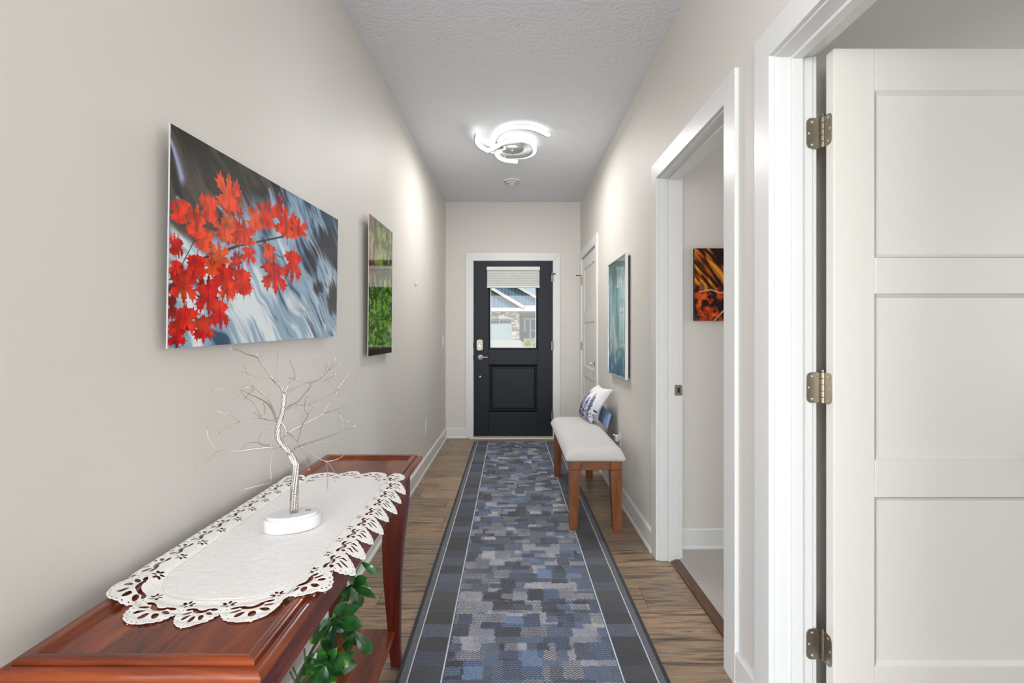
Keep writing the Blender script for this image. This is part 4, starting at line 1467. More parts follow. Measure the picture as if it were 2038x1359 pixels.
twist.tube([p for p in tpts], [0.0058 * (1 - 0.5 * i / n) for i in range(n)], 7)
twist.build('trunk', M_wire, tree, smooth=True)
BR = [  # (polyline, start depth, end depth, start radius)
    ([(860, 560), (840, 450), (770, 370), (690, 270), (630, 180), (570, 105), (480, 80), (370, 30), (310, 15)], 0, 0.05, 0.0028),
    ([(585, 110), (590, 85), (585, 60)], 0.03, 0.03, 0.0012), ([(370, 30), (330, 45), (315, 30)], 0.05, 0.05, 0.0010),
    ([(770, 370), (720, 325), (600, 320), (520, 295), (460, 265), (430, 265)], 0.01, -0.06, 0.0013),
    ([(545, 415), (490, 320), (465, 240), (440, 175)], -0.05, -0.07, 0.0011),
    ([(790, 780), (760, 700), (740, 640), (690, 540), (610, 460), (540, 420), (440, 430), (340, 440), (230, 435), (110, 455)], 0, -0.09, 0.0028),
    ([(770, 740), (755, 690), (700, 600), (620, 545), (520, 500), (430, 455)], 0, 0.07, 0.0025),
    ([(800, 770), (700, 760), (640, 745), (560, 750), (400, 785), (280, 840), (190, 890)], 0, -0.10, 0.0024),
    ([(400, 785), (330, 730), (270, 700), (140, 660)], -0.07, -0.10, 0.0014), ([(270, 700), (320, 640), (370, 560), (400, 500)], -0.08, -0.06, 0.0010),
    ([(640, 720), (600, 690), (555, 590), (470, 530), (430, 490), (410, 450)], 0, 0.04, 0.0011), ([(655, 720), (665, 640), (645, 580)], 0.0, 0.03, 0.0010),
    ([(545, 440), (500, 490), (450, 540)], -0.05, -0.08, 0.0010), ([(620, 725), (580, 710), (550, 680)], 0, -0.03, 0.0010),
    ([(830, 1040), (740, 1045), (600, 1055), (450, 1075), (300, 1085), (190, 1080), (130, 1130), (60, 1200), (-40, 1270)], 0, -0.10, 0.0026),
    ([(740, 1025), (640, 1020), (600, 1000), (500, 1000), (420, 1055)], 0, 0.05, 0.0018), ([(600, 1000), (610, 930), (650, 880), (690, 850)], 0.03, 0.06, 0.0009),
    ([(190, 1080), (130, 1045), (90, 970), (65, 900), (60, 835)], -0.08, -0.08, 0.0010),
    ([(790, 1045), (745, 1090), (730, 1180), (725, 1280), (729, 1401), (700, 1420), (560, 1455), (420, 1489)], 0, -0.06, 0.0018),
    ([(862, 560), (870, 490), (910, 400), (930, 360), (975, 340)], 0, 0.02, 0.0024), ([(975, 340), (970, 260), (920, 130)], 0.02, 0.05, 0.0011), ([(975, 330), (930, 325), (890, 330)], 0.02, -0.02, 0.0010),
    ([(975, 340), (1040, 355), (1120, 380)], 0.02, 0.06, 0.0009),
    ([(875, 490), (960, 430), (1060, 390), (1150, 360), (1280, 350), (1340, 320), (1400, 290)], 0, 0.08, 0.0024),
    ([(1150, 380), (1180, 300), (1190, 210), (1165, 130)], 0.05, 0.07, 0.0010), ([(1260, 310), (1300, 220), (1320, 175)], 0.06, 0.09, 0.0010), ([(1280, 350), (1295, 310)], 0.06, 0.06, 0.0010),
    ([(860, 660), (930, 610), (1010, 570), (1070, 500), (1130, 430), (1150, 380), (1240, 330), (1320, 250), (1400, 130)], 0, -0.07, 0.0022), ([(1320, 250), (1380, 210), (1440, 175)], -0.06, -0.07, 0.0009),
    ([(855, 650), (1000, 610), (1100, 605), (1200, 560), (1300, 515), (1400, 465), (1500, 410), (1640, 325)], 0, 0.12, 0.0024),
    ([(1420, 450), (1480, 360), (1530, 290), (1565, 250)], 0.09, 0.10, 0.0010), ([(1400, 480), (1500, 500), (1570, 530), (1640, 575)], 0.09, 0.13, 0.0012), ([(1300, 355), (1370, 400), (1440, 520)], 0.06, 0.09, 0.0009),
    ([(850, 960), (880, 920), (960, 860), (1060, 810), (1160, 755), (1260, 705), (1330, 600), (1390, 550)], 0, 0.06, 0.0020), ([(1260, 705), (1340, 710), (1440, 740), (1535, 780)], 0.045, 0.08, 0.0012),
    ([(1290, 690), (1420, 650), (1490, 590)], 0.05, 0.03, 0.0010), ([(1430, 680), (1480, 780), (1485, 840)], 0.06, 0.05, 0.0009),
    ([(950, 1110), (975, 1060), (1040, 1030), (1150, 995), (1270, 955), (1370, 920), (1480, 875), (1610, 820)], 0, -0.06, 0.0026), ([(1150, 1000), (1250, 1005), (1330, 1000)], -0.02, 0.02, 0.0011),
    ([(1000, 990), (1030, 900), (1050, 790), (1055, 690)], 0, 0.05, 0.0014), ([(1030, 860), (1090, 750), (1110, 710), (1075, 650), (1090, 540), (1115, 515)], 0.02, -0.04, 0.0014), ([(1110, 710), (1180, 610)], -0.01, -0.03, 0.0009),
    ([(780, 765), (850, 800), (885, 870), (880, 930), (870, 990)], 0.0, 0.0, 0.0022), ([(890, 890), (950, 930), (1000, 985), (1030, 1035), (1060, 1100), (1100, 1220), (1125, 1280)], 0.01, -0.05, 0.0016),
    ([(1030, 1035), (1120, 1090), (1200, 1145), (1300, 1190), (1430, 1165), (1500, 1110), (1530, 1055)], -0.01, 0.05, 0.0017), ([(1300, 1190), (1312, 1240), (1318, 1300), (1316, 1420), (1318, 1480)], 0.03, 0.05, 0.0010), ([(1300, 1190), (1350, 1240), (1385, 1310), (1395, 1400)], 0.03, 0.0, 0.0010),
    ([(868, 480), (780, 300), (790, 220), (800, 130), (797, 75)], 0.0, 0.03, 0.0011),
]
for pl, d0, d1, r0 in BR:
    m_ = len(pl)
    pts = smooth_pts([tp(p[0], p[1], d0 + (d1 - d0) * i / max(1, m_ - 1)) for i, p in enumerate(pl)], 3)
    q = len(pts)
    rr = [max(0.0007, r0 * (1 - 0.75 * i / (q - 1))) * (1 + 0.22 * ((i % 2) - 0.5)) for i in range(q)]
    mb = MB().tube(pts, rr, 5)
    e = pts[-1]
    mb.lathe([(0.0004, -0.002), (0.0016, -0.0005), (0.0016, 0.0012), (0.0004, 0.0026)], 6, tuple(e))
    mb.build('branch', M_wire, tree, smooth=True)

# ------------------------------------------------------------------ potted plant on the lower shelf
plant = tag(empty('potted_umbrella_plant', (-0.565, 1.17, 0.1365)), 'green umbrella plant with glossy leaves under the console table', 'plant')
def leaf_mat():
    m, nt, b = node_mat('glossy_leaf')
    tc = nt.nodes.new('ShaderNodeTexCoord')
    nz = nt.nodes.new('ShaderNodeTexNoise'); nz.inputs['Scale'].default_value = 22; nz.inputs['Detail'].default_value = 2
    nt.links.new(tc.outputs['Object'], nz.inputs['Vector'])
    rp = nt.nodes.new('ShaderNodeValToRGB')
    rp.color_ramp.elements[0].position = 0.35; rp.color_ramp.elements[0].color = (*hexc('12391a'), 1)
    rp.color_ramp.elements[1].position = 0.62; rp.color_ramp.elements[1].color = (*hexc('2c6a2a'), 1)
    e = rp.color_ramp.elements.new(0.74); e.color = (*hexc('9fc23c'), 1)
    nt.links.new(nz.outputs['Fac'], rp.inputs['Fac'])
    nt.links.new(rp.outputs[0], b.inputs['Base Color'])
    b.inputs['Roughness'].default_value = 0.22
    b.inputs['Coat Weight'].default_value = 0.3
    return m
M_leaf = leaf_mat()
M_stem = pm('plant_stem', '3b5a2a', 0.5)
M_pot = pm('pot_glaze', 'c9c4bb', 0.35, bump=(30, 0.05, 0.002, 2))
pot = MB().lathe([(0.045, 0.0), (0.05, 0.004), (0.062, 0.10), (0.066, 0.105), (0.066, 0.122), (0.060, 0.122), (0.057, 0.108), (0.02, 0.104)], 32)
pot.build('pot', M_pot, plant, smooth=True)
MB().lathe([(0.056, 0.100), (0.056, 0.109), (0.01, 0.112)], 20).build('soil', pm('soil', '2a1d14', 0.95), plant)
pl_loc = Vector((-0.565, 1.17, 0.1365))
def pp(x, yv, Yd):
    px = 560 + x / 4.396; py = 1050 + yv / 4.396
    return Vector(((px - 1021) * Yd / FPX, Yd, CAMZ - (py - 662) * Yd / FPX)) - pl_loc
def leaf_mesh(base, tip, width, droop, up):
    base, tip = Vector(base), Vector(tip)
    ax = (tip - base)
    Ln = ax.length
    ax.normalize()
    side = ax.cross(up).normalized()
    nrm = side.cross(ax).normalized()
    vs = []
    rowsn = 8
    for i in range(rowsn + 1):
        t = i / rowsn
        w = width / 2 * (math.sin(math.pi * min(1, (t * 0.92 + 0.06)) ** 1.25)) ** 0.85 if t < 1 else 0.0006
        w = max(w, 0.0006)
        c = base + ax * (Ln * t) + nrm * (droop * math.sin(math.pi * t))
        for s_ in (-1, -0.5, 0, 0.5, 1):
            vs.append(c + side * (w * s_) + nrm * (abs(s_) * w * 0.28))
    fs = []
    for i in range(rowsn):
        for j in range(4):
            a = i * 5 + j
            fs.append((a, a + 1, a + 6, a + 5))
    return MB().add(vs, fs)
hubs = [((610, 500), 1.46), ((455, 790), 1.36), ((390, 1190), 1.27), ((640, 912), 1.40)]
clusters = [
    (0, [((700, 300), (842, 418), 62), (None, (762, 442), 92), (None, (796, 540), 84), (None, (832, 620), 64), (None, (700, 692), 112), (None, (528, 655), 104), (None, (648, 385), 80)]),
    (1, [(None, (690, 690), 112), (None, (708, 870), 132), (None, (575, 648), 92), (None, (412, 1105), 152), (None, (245, 1010), 116), (None, (545, 915), 90), (None, (330, 905), 96)]),
    (2, [(None, (665, 1195), 134), (None, (552, 1290), 96), (None, (450, 1400), 116), (None, (325, 1400), 116), (None, (158, 1272), 116), (None, (235, 1360), 100), (None, (345, 1045), 96), (None, (490, 1050), 100), (None, (655, 1090), 128), (None, (215, 1130), 104)]),
    (3, [(None, (788, 1102), 112), (None, (640, 1030), 92), (None, (515, 945), 66), (None, (560, 1080), 100)]),
]
rl = random.Random(11)
for hi, lst in clusters:
    (hx, hy), Yd = hubs[hi]
    hub = pp(hx, hy, Yd)
    MB().tube(smooth_pts([Vector((rl.uniform(-0.02, 0.02), rl.uniform(-0.02, 0.02), 0.11)), Vector((hub.x * 0.35, hub.y * 0.35, 0.16 + (hub.z - 0.11) * 0.35)), hub], 5), [0.0035 - 0.0001 * i for i in range(11)], 7).build('stem', M_stem, plant, smooth=True)
    for b0, tip, wd in lst:
        base = pp(*b0, Yd + 0.01) if b0 else hub
        d = rl.uniform(-0.035, 0.012)
        tipp = pp(tip[0], tip[1], Yd + d)
        if b0:
            MB().tube([hub, (hub + base) / 2 + Vector((0, 0, 0.005)), base], 0.0016, 6).build('stem', M_stem, plant, smooth=True)
        up = Vector((rl.uniform(0.0, 0.6), -1.0, rl.uniform(0.3, 1.3)))
        leaf_mesh(base, tipp, wd / 4.396 * Yd / FPX, 0.006, up).build('leaf', M_leaf, plant, smooth=True)
for (x0, y0), (x1, y1), Yd in (((200, 1060), (225, 1250), 1.24), ((100, 1220), (190, 1400), 1.2), ((75, 1260), (170, 1420), 1.19)):
    MB().tube([pp(x0, y0, Yd), pp((x0 + x1) / 2 - 6, (y0 + y1) / 2, Yd), pp(x1, y1, Yd)], 0.0022, 6).build('stem', M_stem, plant, smooth=True)

# ------------------------------------------------------------------ bench
bench = tag(empty('upholstered_bench', (0.51, 3.555, 0)), 'wooden bench with a padded light linen seat along the right wall', 'bench')
def bpart(nm, mb, mat=M_oak, **kw):
    return child(mb, nm, mat, bench, **kw)
SX_0, SX_1, SY_0, SY_1 = 0.322, 0.692, 2.965, 4.145
sm = MB()
NXs, NYs = 16, 34
def seatpt(i, j):
    u = i / NXs; v = j / NYs
    x = SX_0 + (SX_1 - SX_0) * u; yv = SY_0 + (SY_1 - SY_0) * v
    du = min(u, 1 - u) * (SX_1 - SX_0); dv = min(v, 1 - v) * (SY_1 - SY_0)
    def rnd(d, r):
        return 1.0 if d >= r else math.sqrt(max(0, 1 - (1 - d / r) ** 2))
    h = rnd(du, 0.075) ** 0.8 * rnd(dv, 0.085) ** 0.8
    return (x, yv, 0.448 + 0.068 * h + 0.006 * math.sin(math.pi * u) * math.sin(math.pi * v))
vs = []
def gridpos(k, n):
    # denser rows near the edges
    t = k / n
    return 0.5 - 0.5 * math.cos(math.pi * t)
for j in range(NYs + 1):
    for i in range(NXs + 1):
        vs.append(seatpt(gridpos(i, NXs) * NXs, gridpos(j, NYs) * NYs))
fs = [(j * (NXs + 1) + i, j * (NXs + 1) + i + 1, (j + 1) * (NXs + 1) + i + 1, (j + 1) * (NXs + 1) + i) for j in range(NYs) for i in range(NXs)]
edge = [i for i in range(NXs + 1)] + [(j * (NXs + 1) + NXs) for j in range(1, NYs + 1)] + [NYs * (NXs + 1) + i for i in range(NXs - 1, -1, -1)] + [j * (NXs + 1) for j in range(NYs - 1, 0, -1)]
nb = len(vs)
for idx in edge:
    x, yv, z = vs[idx]
    cx, cy = (SX_0 + SX_1) / 2, (SY_0 + SY_1) / 2
    vs.append((cx + (x - cx) * 0.955, cy + (yv - cy) * 0.985, 0.4345))
ne = len(edge)
fs += [(edge[k], edge[(k + 1) % ne], nb + (k + 1) % ne, nb + k) for k in range(ne)]
fs.append(tuple(nb + k for k in range(ne)))
bpart('seat', sm.add(vs, fs), M_linen, smooth=True)
for (ox_, inn, z0) in ((0.349, 1, 0.0085), (0.672, -1, 0.0)):
    for (oy, iny) in ((2.985, 1), (4.125, -1)):
        mb = MB()
        def q(w, z):
            x0, x1 = sorted((ox_, ox_ + inn * w)); y0, y1 = sorted((oy, oy + iny * w))
            return [(x0, y0, z), (x1, y0, z), (x1, y1, z), (x0, y1, z)]
        l0, l1, l2 = q(0.052, z0), q(0.071, 0.375), q(0.073, 0.4345)
        mb.hexa(l0, l1)
        mb.hexa(l1, l2)
        bpart('leg', mb, M_oak, bevel=0.004)
M_oaky = wood('bench_wood_rail', ['4a250c', '6f3c16', '83491f', '8f5526'], 'x', 0.4, 0.25, 2.0, False, 8.0, 0.15)
M_oakyy = wood('bench_wood_long_rail', ['4a250c', '6f3c16', '83491f', '8f5526'], 'y', 0.4, 0.25, 2.0, False, 8.0, 0.15)
bpart('rail', MB().box(0.421, 0.600, 2.992, 3.014, 0.374, 0.4345), M_oaky, bevel=0.002)
bpart('rail', MB().box(0.421, 0.600, 4.096, 4.118, 0.374, 0.4345), M_oaky, bevel=0.002)
bpart('rail', MB().box(0.356, 0.378, 3.057, 4.053, 0.374, 0.4345), M_oakyy, bevel=0.002)
bpart('rail', MB().box(0.643, 0.665, 3.057, 4.053, 0.374, 0.4345), M_oakyy, bevel=0.002)

# ------------------------------------------------------------------ cushions on the bench
def cushion(name, corners, Tf, Tb, mat, colfn, n=44, pinch=0.10):
    """corners: bottom-left, bottom-right, top-right, top-left as seen from the front; Tf / Tb swell to front and back"""
    c = [Vector(p) for p in corners]
    org = (c[0] + c[1]) / 2
    c = [p - org for p in c]
    nrm = (c[1] - c[0]).cross(c[3] - c[0]).normalized()
    vs = []; cols = []; fs = []
    for side in (1, -1):
        b0 = len(vs)
        for j in range(n + 1):
            for i in range(n + 1):
                u = -1 + 2 * i / n; v = -1 + 2 * j / n
                x = u * (1 - pinch * (1 - abs(v) ** 2.2))
                z = v * (1 - pinch * (1 - abs(u) ** 2.2))
                uu, vv = (x + 1) / 2, (z + 1) / 2
                p = (c[0] * (1 - uu) + c[1] * uu) * (1 - vv) + (c[3] * (1 - uu) + c[2] * uu) * vv
                h = ((1 - u * u) * (1 - v * v)) ** 0.45
                wob = 0.06 * math.sin(u * 6 + v * 3) * (1 - u * u) * (1 - v * v)
                p = p + nrm * (side * (Tf if side > 0 else Tb) * (h + wob))
                vs.append(tuple(p))
                cols.append(colfn((u + 1) / 2, (1 - v) / 2, side))
        for j in range(n):
            for i in range(n):
                a = b0 + j * (n + 1) + i
                fs.append((a, a + 1, a + n + 2, a + n + 1))
    o = MB().add(vs, fs).build(name, mat, None, smooth=True)
    set_print(o.data, np.array(cols))
    o.location = org
    return o
# lavender sprigs
sprig_rng = random.Random(5)
SPRIGS = []
for k in range(34):
    x0 = sprig_rng.uniform(0.12, 0.88)
    x1 = x0 + sprig_rng.uniform(-0.16, 0.16)
    SPRIGS.append(((x0, 1.0), (x1, sprig_rng.uniform(0.24, 0.66)), sprig_rng.choice(['4a5590', '5b6598', '6f76a4', '39406b', '7b82b4'])))
def lav_raster(n):
    U, V = np.meshgrid(np.linspace(0, 1, n + 1), np.linspace(0, 1, n + 1))
    img = np.ones((n + 1, n + 1, 3)) * rgb('f0eeec')
    nz = fbm(U * 22, V * 22, 3, 3)
    haze = sstep(0.35, 0.95, V + (nz - 0.5) * 0.5)
    img = lerp(img, rgb('aab0cc') + 0 * img, haze * 0.55)
    for a, b, c in SPRIGS:
        dd = seg_dist(U, V, a, b)
        img[dd < 0.010] = rgb('56607c')
        tt = np.clip((a[1] - V) / (a[1] - b[1] + 1e-6), 0, 1)
        hd = seg_dist(U, V, ((a[0] + b[0] * 2) / 3, (a[1] + b[1] * 2) / 3), b)
        speck = vnoise(U * 60, V * 60, 8) > 0.42
        img[(hd < 0.032) & speck] = rgb(c)
    dk = (fbm(U * 18, V * 26, 55, 3) > 0.60) & (V > 0.66)
    img[dk] = rgb('3d4258')
    return np.clip(img, 0, 1)
NP = 84
LAV = lav_raster(NP)
def lav_col(u, v, side):
    if side < 0:
        return rgb('cfd3da')
    return LAV[min(NP, int(round(v * NP))), min(NP, int(round(u * NP)))]
M_pillow = attr_mat('cushion_cotton', 0.85, 0.3, 0.0, (500, 0.2, 0.001, 2))
lavender = cushion('lavender_cushion', [(0.556, 4.09, 0.528), (0.602, 3.735, 0.524), (0.744, 3.60, 0.803), (0.719, 4.05, 0.790)], 0.085, 0.035, M_pillow, lav_col, NP, 0.13)
tag(lavender, 'white cushion printed with lavender sprigs leaning on the bench', 'cushion')
blue_c = cushion('blue_cushion', [(0.700, 3.98, 0.512), (0.697, 3.575, 0.505), (0.738, 3.62, 0.615), (0.738, 3.98, 0.63)], 0.022, 0.018, M_pillow, lambda u, v, s: rgb('7b93bb') * (0.96 + 0.08 * ((int(u * 60) + int(v * 60)) % 2)), 30, 0.05)
tag(blue_c, 'plain blue cushion wedged between lavender cushion and wall', 'cushion')

# ------------------------------------------------------------------ ceiling light
LC = (-0.006, 3.86)
lamp = tag(empty('ceiling_light', (LC[0], LC[1], ZC)), 'white swirling ribbon ceiling light glowing above the hallway', 'ceiling light')
can = MB().lathe([(0.090, -0.062), (0.090, -0.058), (0.088, -0.030), (0.070, -0.010), (0.070, 0.0)], 40)
can.v = [(p[0], p[1], p[2]) for p in can.v]
M_brush = pm('brushed_steel', 'a9a9a8', 0.5, 1.0, bump=(8, 0.3, 0.004, 4, 'Object', (1, 30, 1)))
co = MB().lathe([(0.070, -0.002), (0.078, -0.030), (0.088, -0.034), (0.090, -0.060), (0.084, -0.064), (0.012, -0.066), (0.009, -0.072), (0.003, -0.073)], 44)
c_o = co.build('canopy', M_brush, lamp, smooth=True)
md = c_o.modifiers.new('e', 'EDGE_SPLIT'); md.split_angle = R(35)
M_armmetal = pm('arm_metal', '8f8f90', 0.4, 0.5)
ARMS = [
    ([(-0.075, -0.02), (-0.14, -0.06), (-0.140, -0.134), (-0.10, -0.26), (-0.025, -0.343), (0.071, -0.367), (0.169, -0.332), (0.274, -0.223)], -0.040),
    ([(-0.257, -0.29), (-0.273, -0.174), (-0.259, -0.055), (-0.205, 0.043), (-0.13, 0.085), (-0.075, 0.04)], -0.052),
    ([(-0.205, 0.043), (-0.16, 0.0), (-0.133, -0.042), (-0.08, -0.12), (0.0, -0.174), (0.09, -0.174), (0.149, -0.11), (0.177, 0.0), (0.162, 0.10), (0.098, 0.17), (0.0, 0.19), (-0.06, 0.185)], -0.060),
    ([(-0.06, -0.06), (-0.12, -0.02), (-0.13, 0.04), (-0.116, 0.13), (-0.08, 0.20), (-0.02, 0.24), (0.045, 0.25)], -0.072),
]
for pl, zo in ARMS:
    pts = smooth_pts([(p[0], p[1], zo) for p in pl], 6)
    def sweep(w0, w1, z0, z1):
        vs = []; fs = []
        nn = len(pts)
        for i, p in enumerate(pts):
            t = (pts[min(i + 1, nn - 1)] - pts[max(i - 1, 0)]); t.z = 0; t.normalize()
            s_ = Vector((-t.y, t.x, 0))
            a = p + s_ * w0; b_ = p + s_ * w1
            vs += [(a.x, a.y, a.z + z0), (b_.x, b_.y, b_.z + z0), (b_.x, b_.y, b_.z + z1), (a.x, a.y, a.z + z1)]
        for i in range(nn - 1):
            for k in range(4):
                k2 = (k + 1) % 4
                fs.append((i * 4 + k, i * 4 + k2, (i + 1) * 4 + k2, (i + 1) * 4 + k))
        fs += [(0, 1, 2, 3), tuple((nn - 1) * 4 + k for k in range(4))]
        return MB().add(vs, fs)
    arm = sweep(0.0125, 0.0170, -0.009, 0.016).build('light_arm', M_armmetal, lamp)
    sweep(-0.016, 0.0138, -0.004, 0.014).build('diffuser', M_led, arm)
for (px_, py_) in ((0.11, -0.135), (-0.118, -0.085), (0.0, 0.19)):
    MB().tube([(px_, py_, -0.045), (px_, py_, 0.0)], 0.004, 8).build('standoff', M_chrome, lamp)
lampl = add_light('ceiling_light_glow', 'AREA', (LC[0], LC[1], ZC - 0.085), (0, 0, 0), 18, (1.0, 0.975, 0.945), 0.5, shape='DISK')
lampl2 = add_light('ceiling_light_upglow', 'POINT', (LC[0], LC[1] - 0.1, ZC - 0.16), (0, 0, 0), 2.2, (1.0, 0.97, 0.93))
lampl2.data.shadow_soft_size = 0.1

# ceiling air diffuser
vent = tag(empty('ceiling_vent', (-0.012, 4.84, ZC)), 'small round white ceiling vent beyond the ceiling light', 'vent')
MB().lathe([(0.094, 0.0), (0.094, -0.010), (0.089, -0.018), (0.076, -0.020), (0.072, -0.014), (0.074, -0.001)], 40, caps=False).build('outer_ring', M_whitepl, vent, smooth=True)
MB().lathe([(0.060, -0.014), (0.062, -0.024), (0.057, -0.031), (0.049, -0.032), (0.046, -0.022), (0.050, -0.012)], 36, caps=False).build('middle_ring', M_whitepl, vent, smooth=True)
MB().lathe([(0.032, -0.022), (0.036, -0.034), (0.030, -0.042), (0.008, -0.044)], 32).build('center_cone', M_whitepl, vent, smooth=True)
MB().lathe([(0.0745, -0.0005), (0.0745, -0.003)], 32).build('duct', M_black, vent)
for a in (0, 60, 120):
    c_, s_ = math.cos(R(a)) * 0.074, math.sin(R(a)) * 0.074
    MB().tube([(-c_, -s_, -0.013), (c_, s_, -0.013)], 0.0025, 6).build('spoke', M_whitepl, vent)

# ------------------------------------------------------------------ wall plates
def outlet(name, x, sgn, yv, z, label):
    r = tag(empty(name, (x, yv, z)), label, 'outlet')
    mb = MB().box(0, sgn * 0.006, -0.036, 0.036, -0.058, 0.058)
    mb.build('cover_plate', M_whitepl, r, bevel=0.003)
    for dz in (0.022, -0.022):
        f = MB().box(sgn * 0.004, sgn * 0.009, -0.017, 0.017, dz - 0.014, dz + 0.014).build('receptacle', M_whitepl, r, bevel=0.004)
        MB().box(sgn * 0.0088, sgn * 0.0094, -0.008, -0.005, dz - 0.004, dz + 0.006).box(sgn * 0.0088, sgn * 0.0094, 0.005, 0.008, dz - 0.004, dz + 0.006).build('slot', M_black, f)
    return r
outlet('wall_outlet', XL, 1, 4.336, 0.378, 'white wall outlet low on the left wall near the front door')
orr = outlet('wall_outlet', XR, -1, 3.545, 0.430, 'white wall outlet behind the bench seat')
plg = tag(empty('plug_in_nightlight', (XR - 0.0096, 3.545, 0.452)), 'small white plug with ribbed face in the outlet behind the bench', 'plug')
MB().box(-0.028, 0.0, -0.018, 0.018, -0.024, 0.024).build('plug_body', M_whitepl, plg, bevel=0.006)
MB().tube([(-0.026, -0.008, 0.016), (-0.040, -0.008, 0.030)], 0.006, 10).build('bulb_cover', M_whitepl, plg, smooth=True)
sw_ = tag(empty('light_switch', (XL, 5.39, 1.135)), 'white light switch plate on the left wall by the front door', 'light switch')
MB().box(0, 0.006, -0.036, 0.036, -0.059, 0.059).build('cover_plate', M_whitepl, sw_, bevel=0.003)
MB().prism([(0.0055, -0.034), (0.012, -0.034), (0.007, 0.034), (0.0055, 0.034)], -0.017, 0.017, 'y').build('rocker', M_whitepl, sw_, bevel=0.001)
nl = MB().tube([(XL - 0.004, 3.869, 1.610), (XL + 0.010, 3.869, 1.606), (XL + 0.014, 3.869, 1.598), (XL + 0.018, 3.869, 1.604)], 0.0022, 8)
nl.box(XL, XL + 0.002, 3.863, 3.875, 1.592, 1.618)
tag(nl.build('picture_hook', M_steel), 'tiny metal picture hook left on the bare left wall', 'hook')

# ------------------------------------------------------------------ outside
M_conc = pm('concrete', 'cbc7bf', 0.85, bump=(20, 0.1, 0.01, 3))
M_lawn = pm('lawn', '5f8a35', 0.95, bump=(30, 0.6, 0.03, 3), var=0.25, varscale=4)
struct(MB().hexa([(-60, 5.9, -0.6), (60, 5.9, -0.6), (60, 90, -0.6), (-60, 90, -0.6)], [(-60, 5.9, -0.16), (60, 5.9, -0.16), (60, 90, -0.16), (-60, 90, -0.16)]).build('ground_lawn', M_lawn), 'green lawn across the street')
struct(MB().hexa([(-6.5, 5.9, -0.3), (0.9, 5.9, -0.3), (0.9, 20, -0.3), (-6.5, 20, -0.3)], [(-6.5, 5.9, -0.13), (0.9, 5.9, -0.13), (0.9, 20, -0.13), (-6.5, 20, -0.13)]).build('ground_walk', M_conc), 'pale concrete walk outside the front door')
struct(MB().hexa([(-60, 20, -0.3), (60, 20, -0.3), (60, 31, -0.3), (-60, 31, -0.3)], [(-60, 20, -0.12), (60, 20, -0.12), (60, 31, -0.12), (-60, 31, -0.12)]).build('ground_street', pm('asphalt', '9a9a98', 0.9)), 'street between the houses')
struct(MB().hexa([(-8, 31, -0.3), (0.75, 31, -0.3), (0.75, 48.2, -0.3), (-8, 48.2, -0.3)], [(-8, 31, -0.11), (0.75, 31, -0.11), (0.75, 48.2, 0.52), (-8, 48.2, 0.52)]).build('ground_driveway', pm('bright_concrete', 'cfc8bb', 0.8)), 'sunlit concrete driveway of the house across the street')

HY_ = 48.0
S48 = HY_ / FPX
def hp(x, yv, Y_=HY_):
    s = Y_ / FPX
    return ((965 + x / 7.765 - 1021) * s, CAMZ - (525 + yv / 7.765 - 662) * s)
house = tag(empty('neighbor_house', (0, HY_, 0)), 'blue gabled house with stone front seen through the door glass', 'house')
M_side = pm('blue_siding', '6f8da6', 0.7)
M_stone = pm('ledge_stone', 'b4a995', 0.9, bump=(3, 0.4, 0.05, 4), var=0.6, varscale=2.8)
M_white_ext = pm('white_exterior_trim', 'eceae4', 0.6)
M_gar = pm('garage_door_paint', 'a3b2b4', 0.55)
M_batten = pm('batten_shade', '44607a', 0.7)  # siding blue darkened, shade along the battens put into their colour
M_darkp = pm('porch_brown', '6b5d50', 0.85)
M_win = pm('dark_window', '1a2228', 0.45, spec=0.2)
M_shing = pm('roof_shingle', '5d5a58', 0.9)
def hpart(nm, mb, mat, **kw):
    return child(mb, nm, mat, house, **kw)
# front (garage) gable wall and rear gable wall
eave = 3.60
peakx, peakz = -5.2, 7.25
hpart('garage_gable', MB().prism([(-11.0, eave), (0.62, eave), (peakx, peakz - 0.1)], HY_ + 0.1, HY_ + 0.3, 'y'), M_side)
p2x, p2z = -1.9, 7.12
hpart('main_gable', MB().prism([(-12, 3.3), (5.2, 3.3), (p2x, p2z)], 51.2, 51.4, 'y'), M_side)
for i in range(24):
    x = -3.4 + i * 0.36
    ztop = min(p2z - abs(x - p2x) * (p2z - 3.3) / 7.1, 7.0)
    if ztop > 3.6:
        hpart('batten', MB().box(x, x + 0.06, 51.14, 51.2, 3.4, ztop), M_batten)
for i in range(9):
    x = -2.6 + i * 0.36
    zt_ = eave + (0.62 - x) * (peakz - 0.1 - eave) / (0.62 - peakx)
    if zt_ > eave + 0.1:
        hpart('batten', MB().box(x, x + 0.06, HY_ + 0.04, HY_ + 0.1, eave, zt_), M_batten)
def rake(x0, z0, x1, z1, ya, yb, w, mat, nm):
    d = Vector((x1 - x0, 0, z1 - z0)).normalized(); nrm = Vector((-d.z, 0, d.x))
    if nrm.z < 0:
        nrm = -nrm
    a, b = Vector((x0, 0, z0)), Vector((x1, 0, z1))
    poly = [(a.x, a.z), (b.x, b.z), (b.x + nrm.x * w, b.z + nrm.z * w), (a.x + nrm.x * w, a.z + nrm.z * w)]
    hpart(nm, MB().prism(poly, ya, yb, 'y'), mat)
rake(peakx, peakz, 0.95, 3.62, HY_ - 0.55, HY_ - 0.47, 0.30, M_white_ext, 'rake_board')
rake(peakx, peakz + 0.03, 0.95, 3.65, HY_ - 0.47, HY_ + 8, 0.30, M_shing, 'roof_slope')
rake(p2x, p2z + 0.1, 5.6, 3.0, 50.6, 50.7, 0.32, M_white_ext, 'rake_board')
rake(p2x, p2z + 0.13, 5.6, 3.03, 50.7, 58, 0.32, M_shing, 'roof_slope')
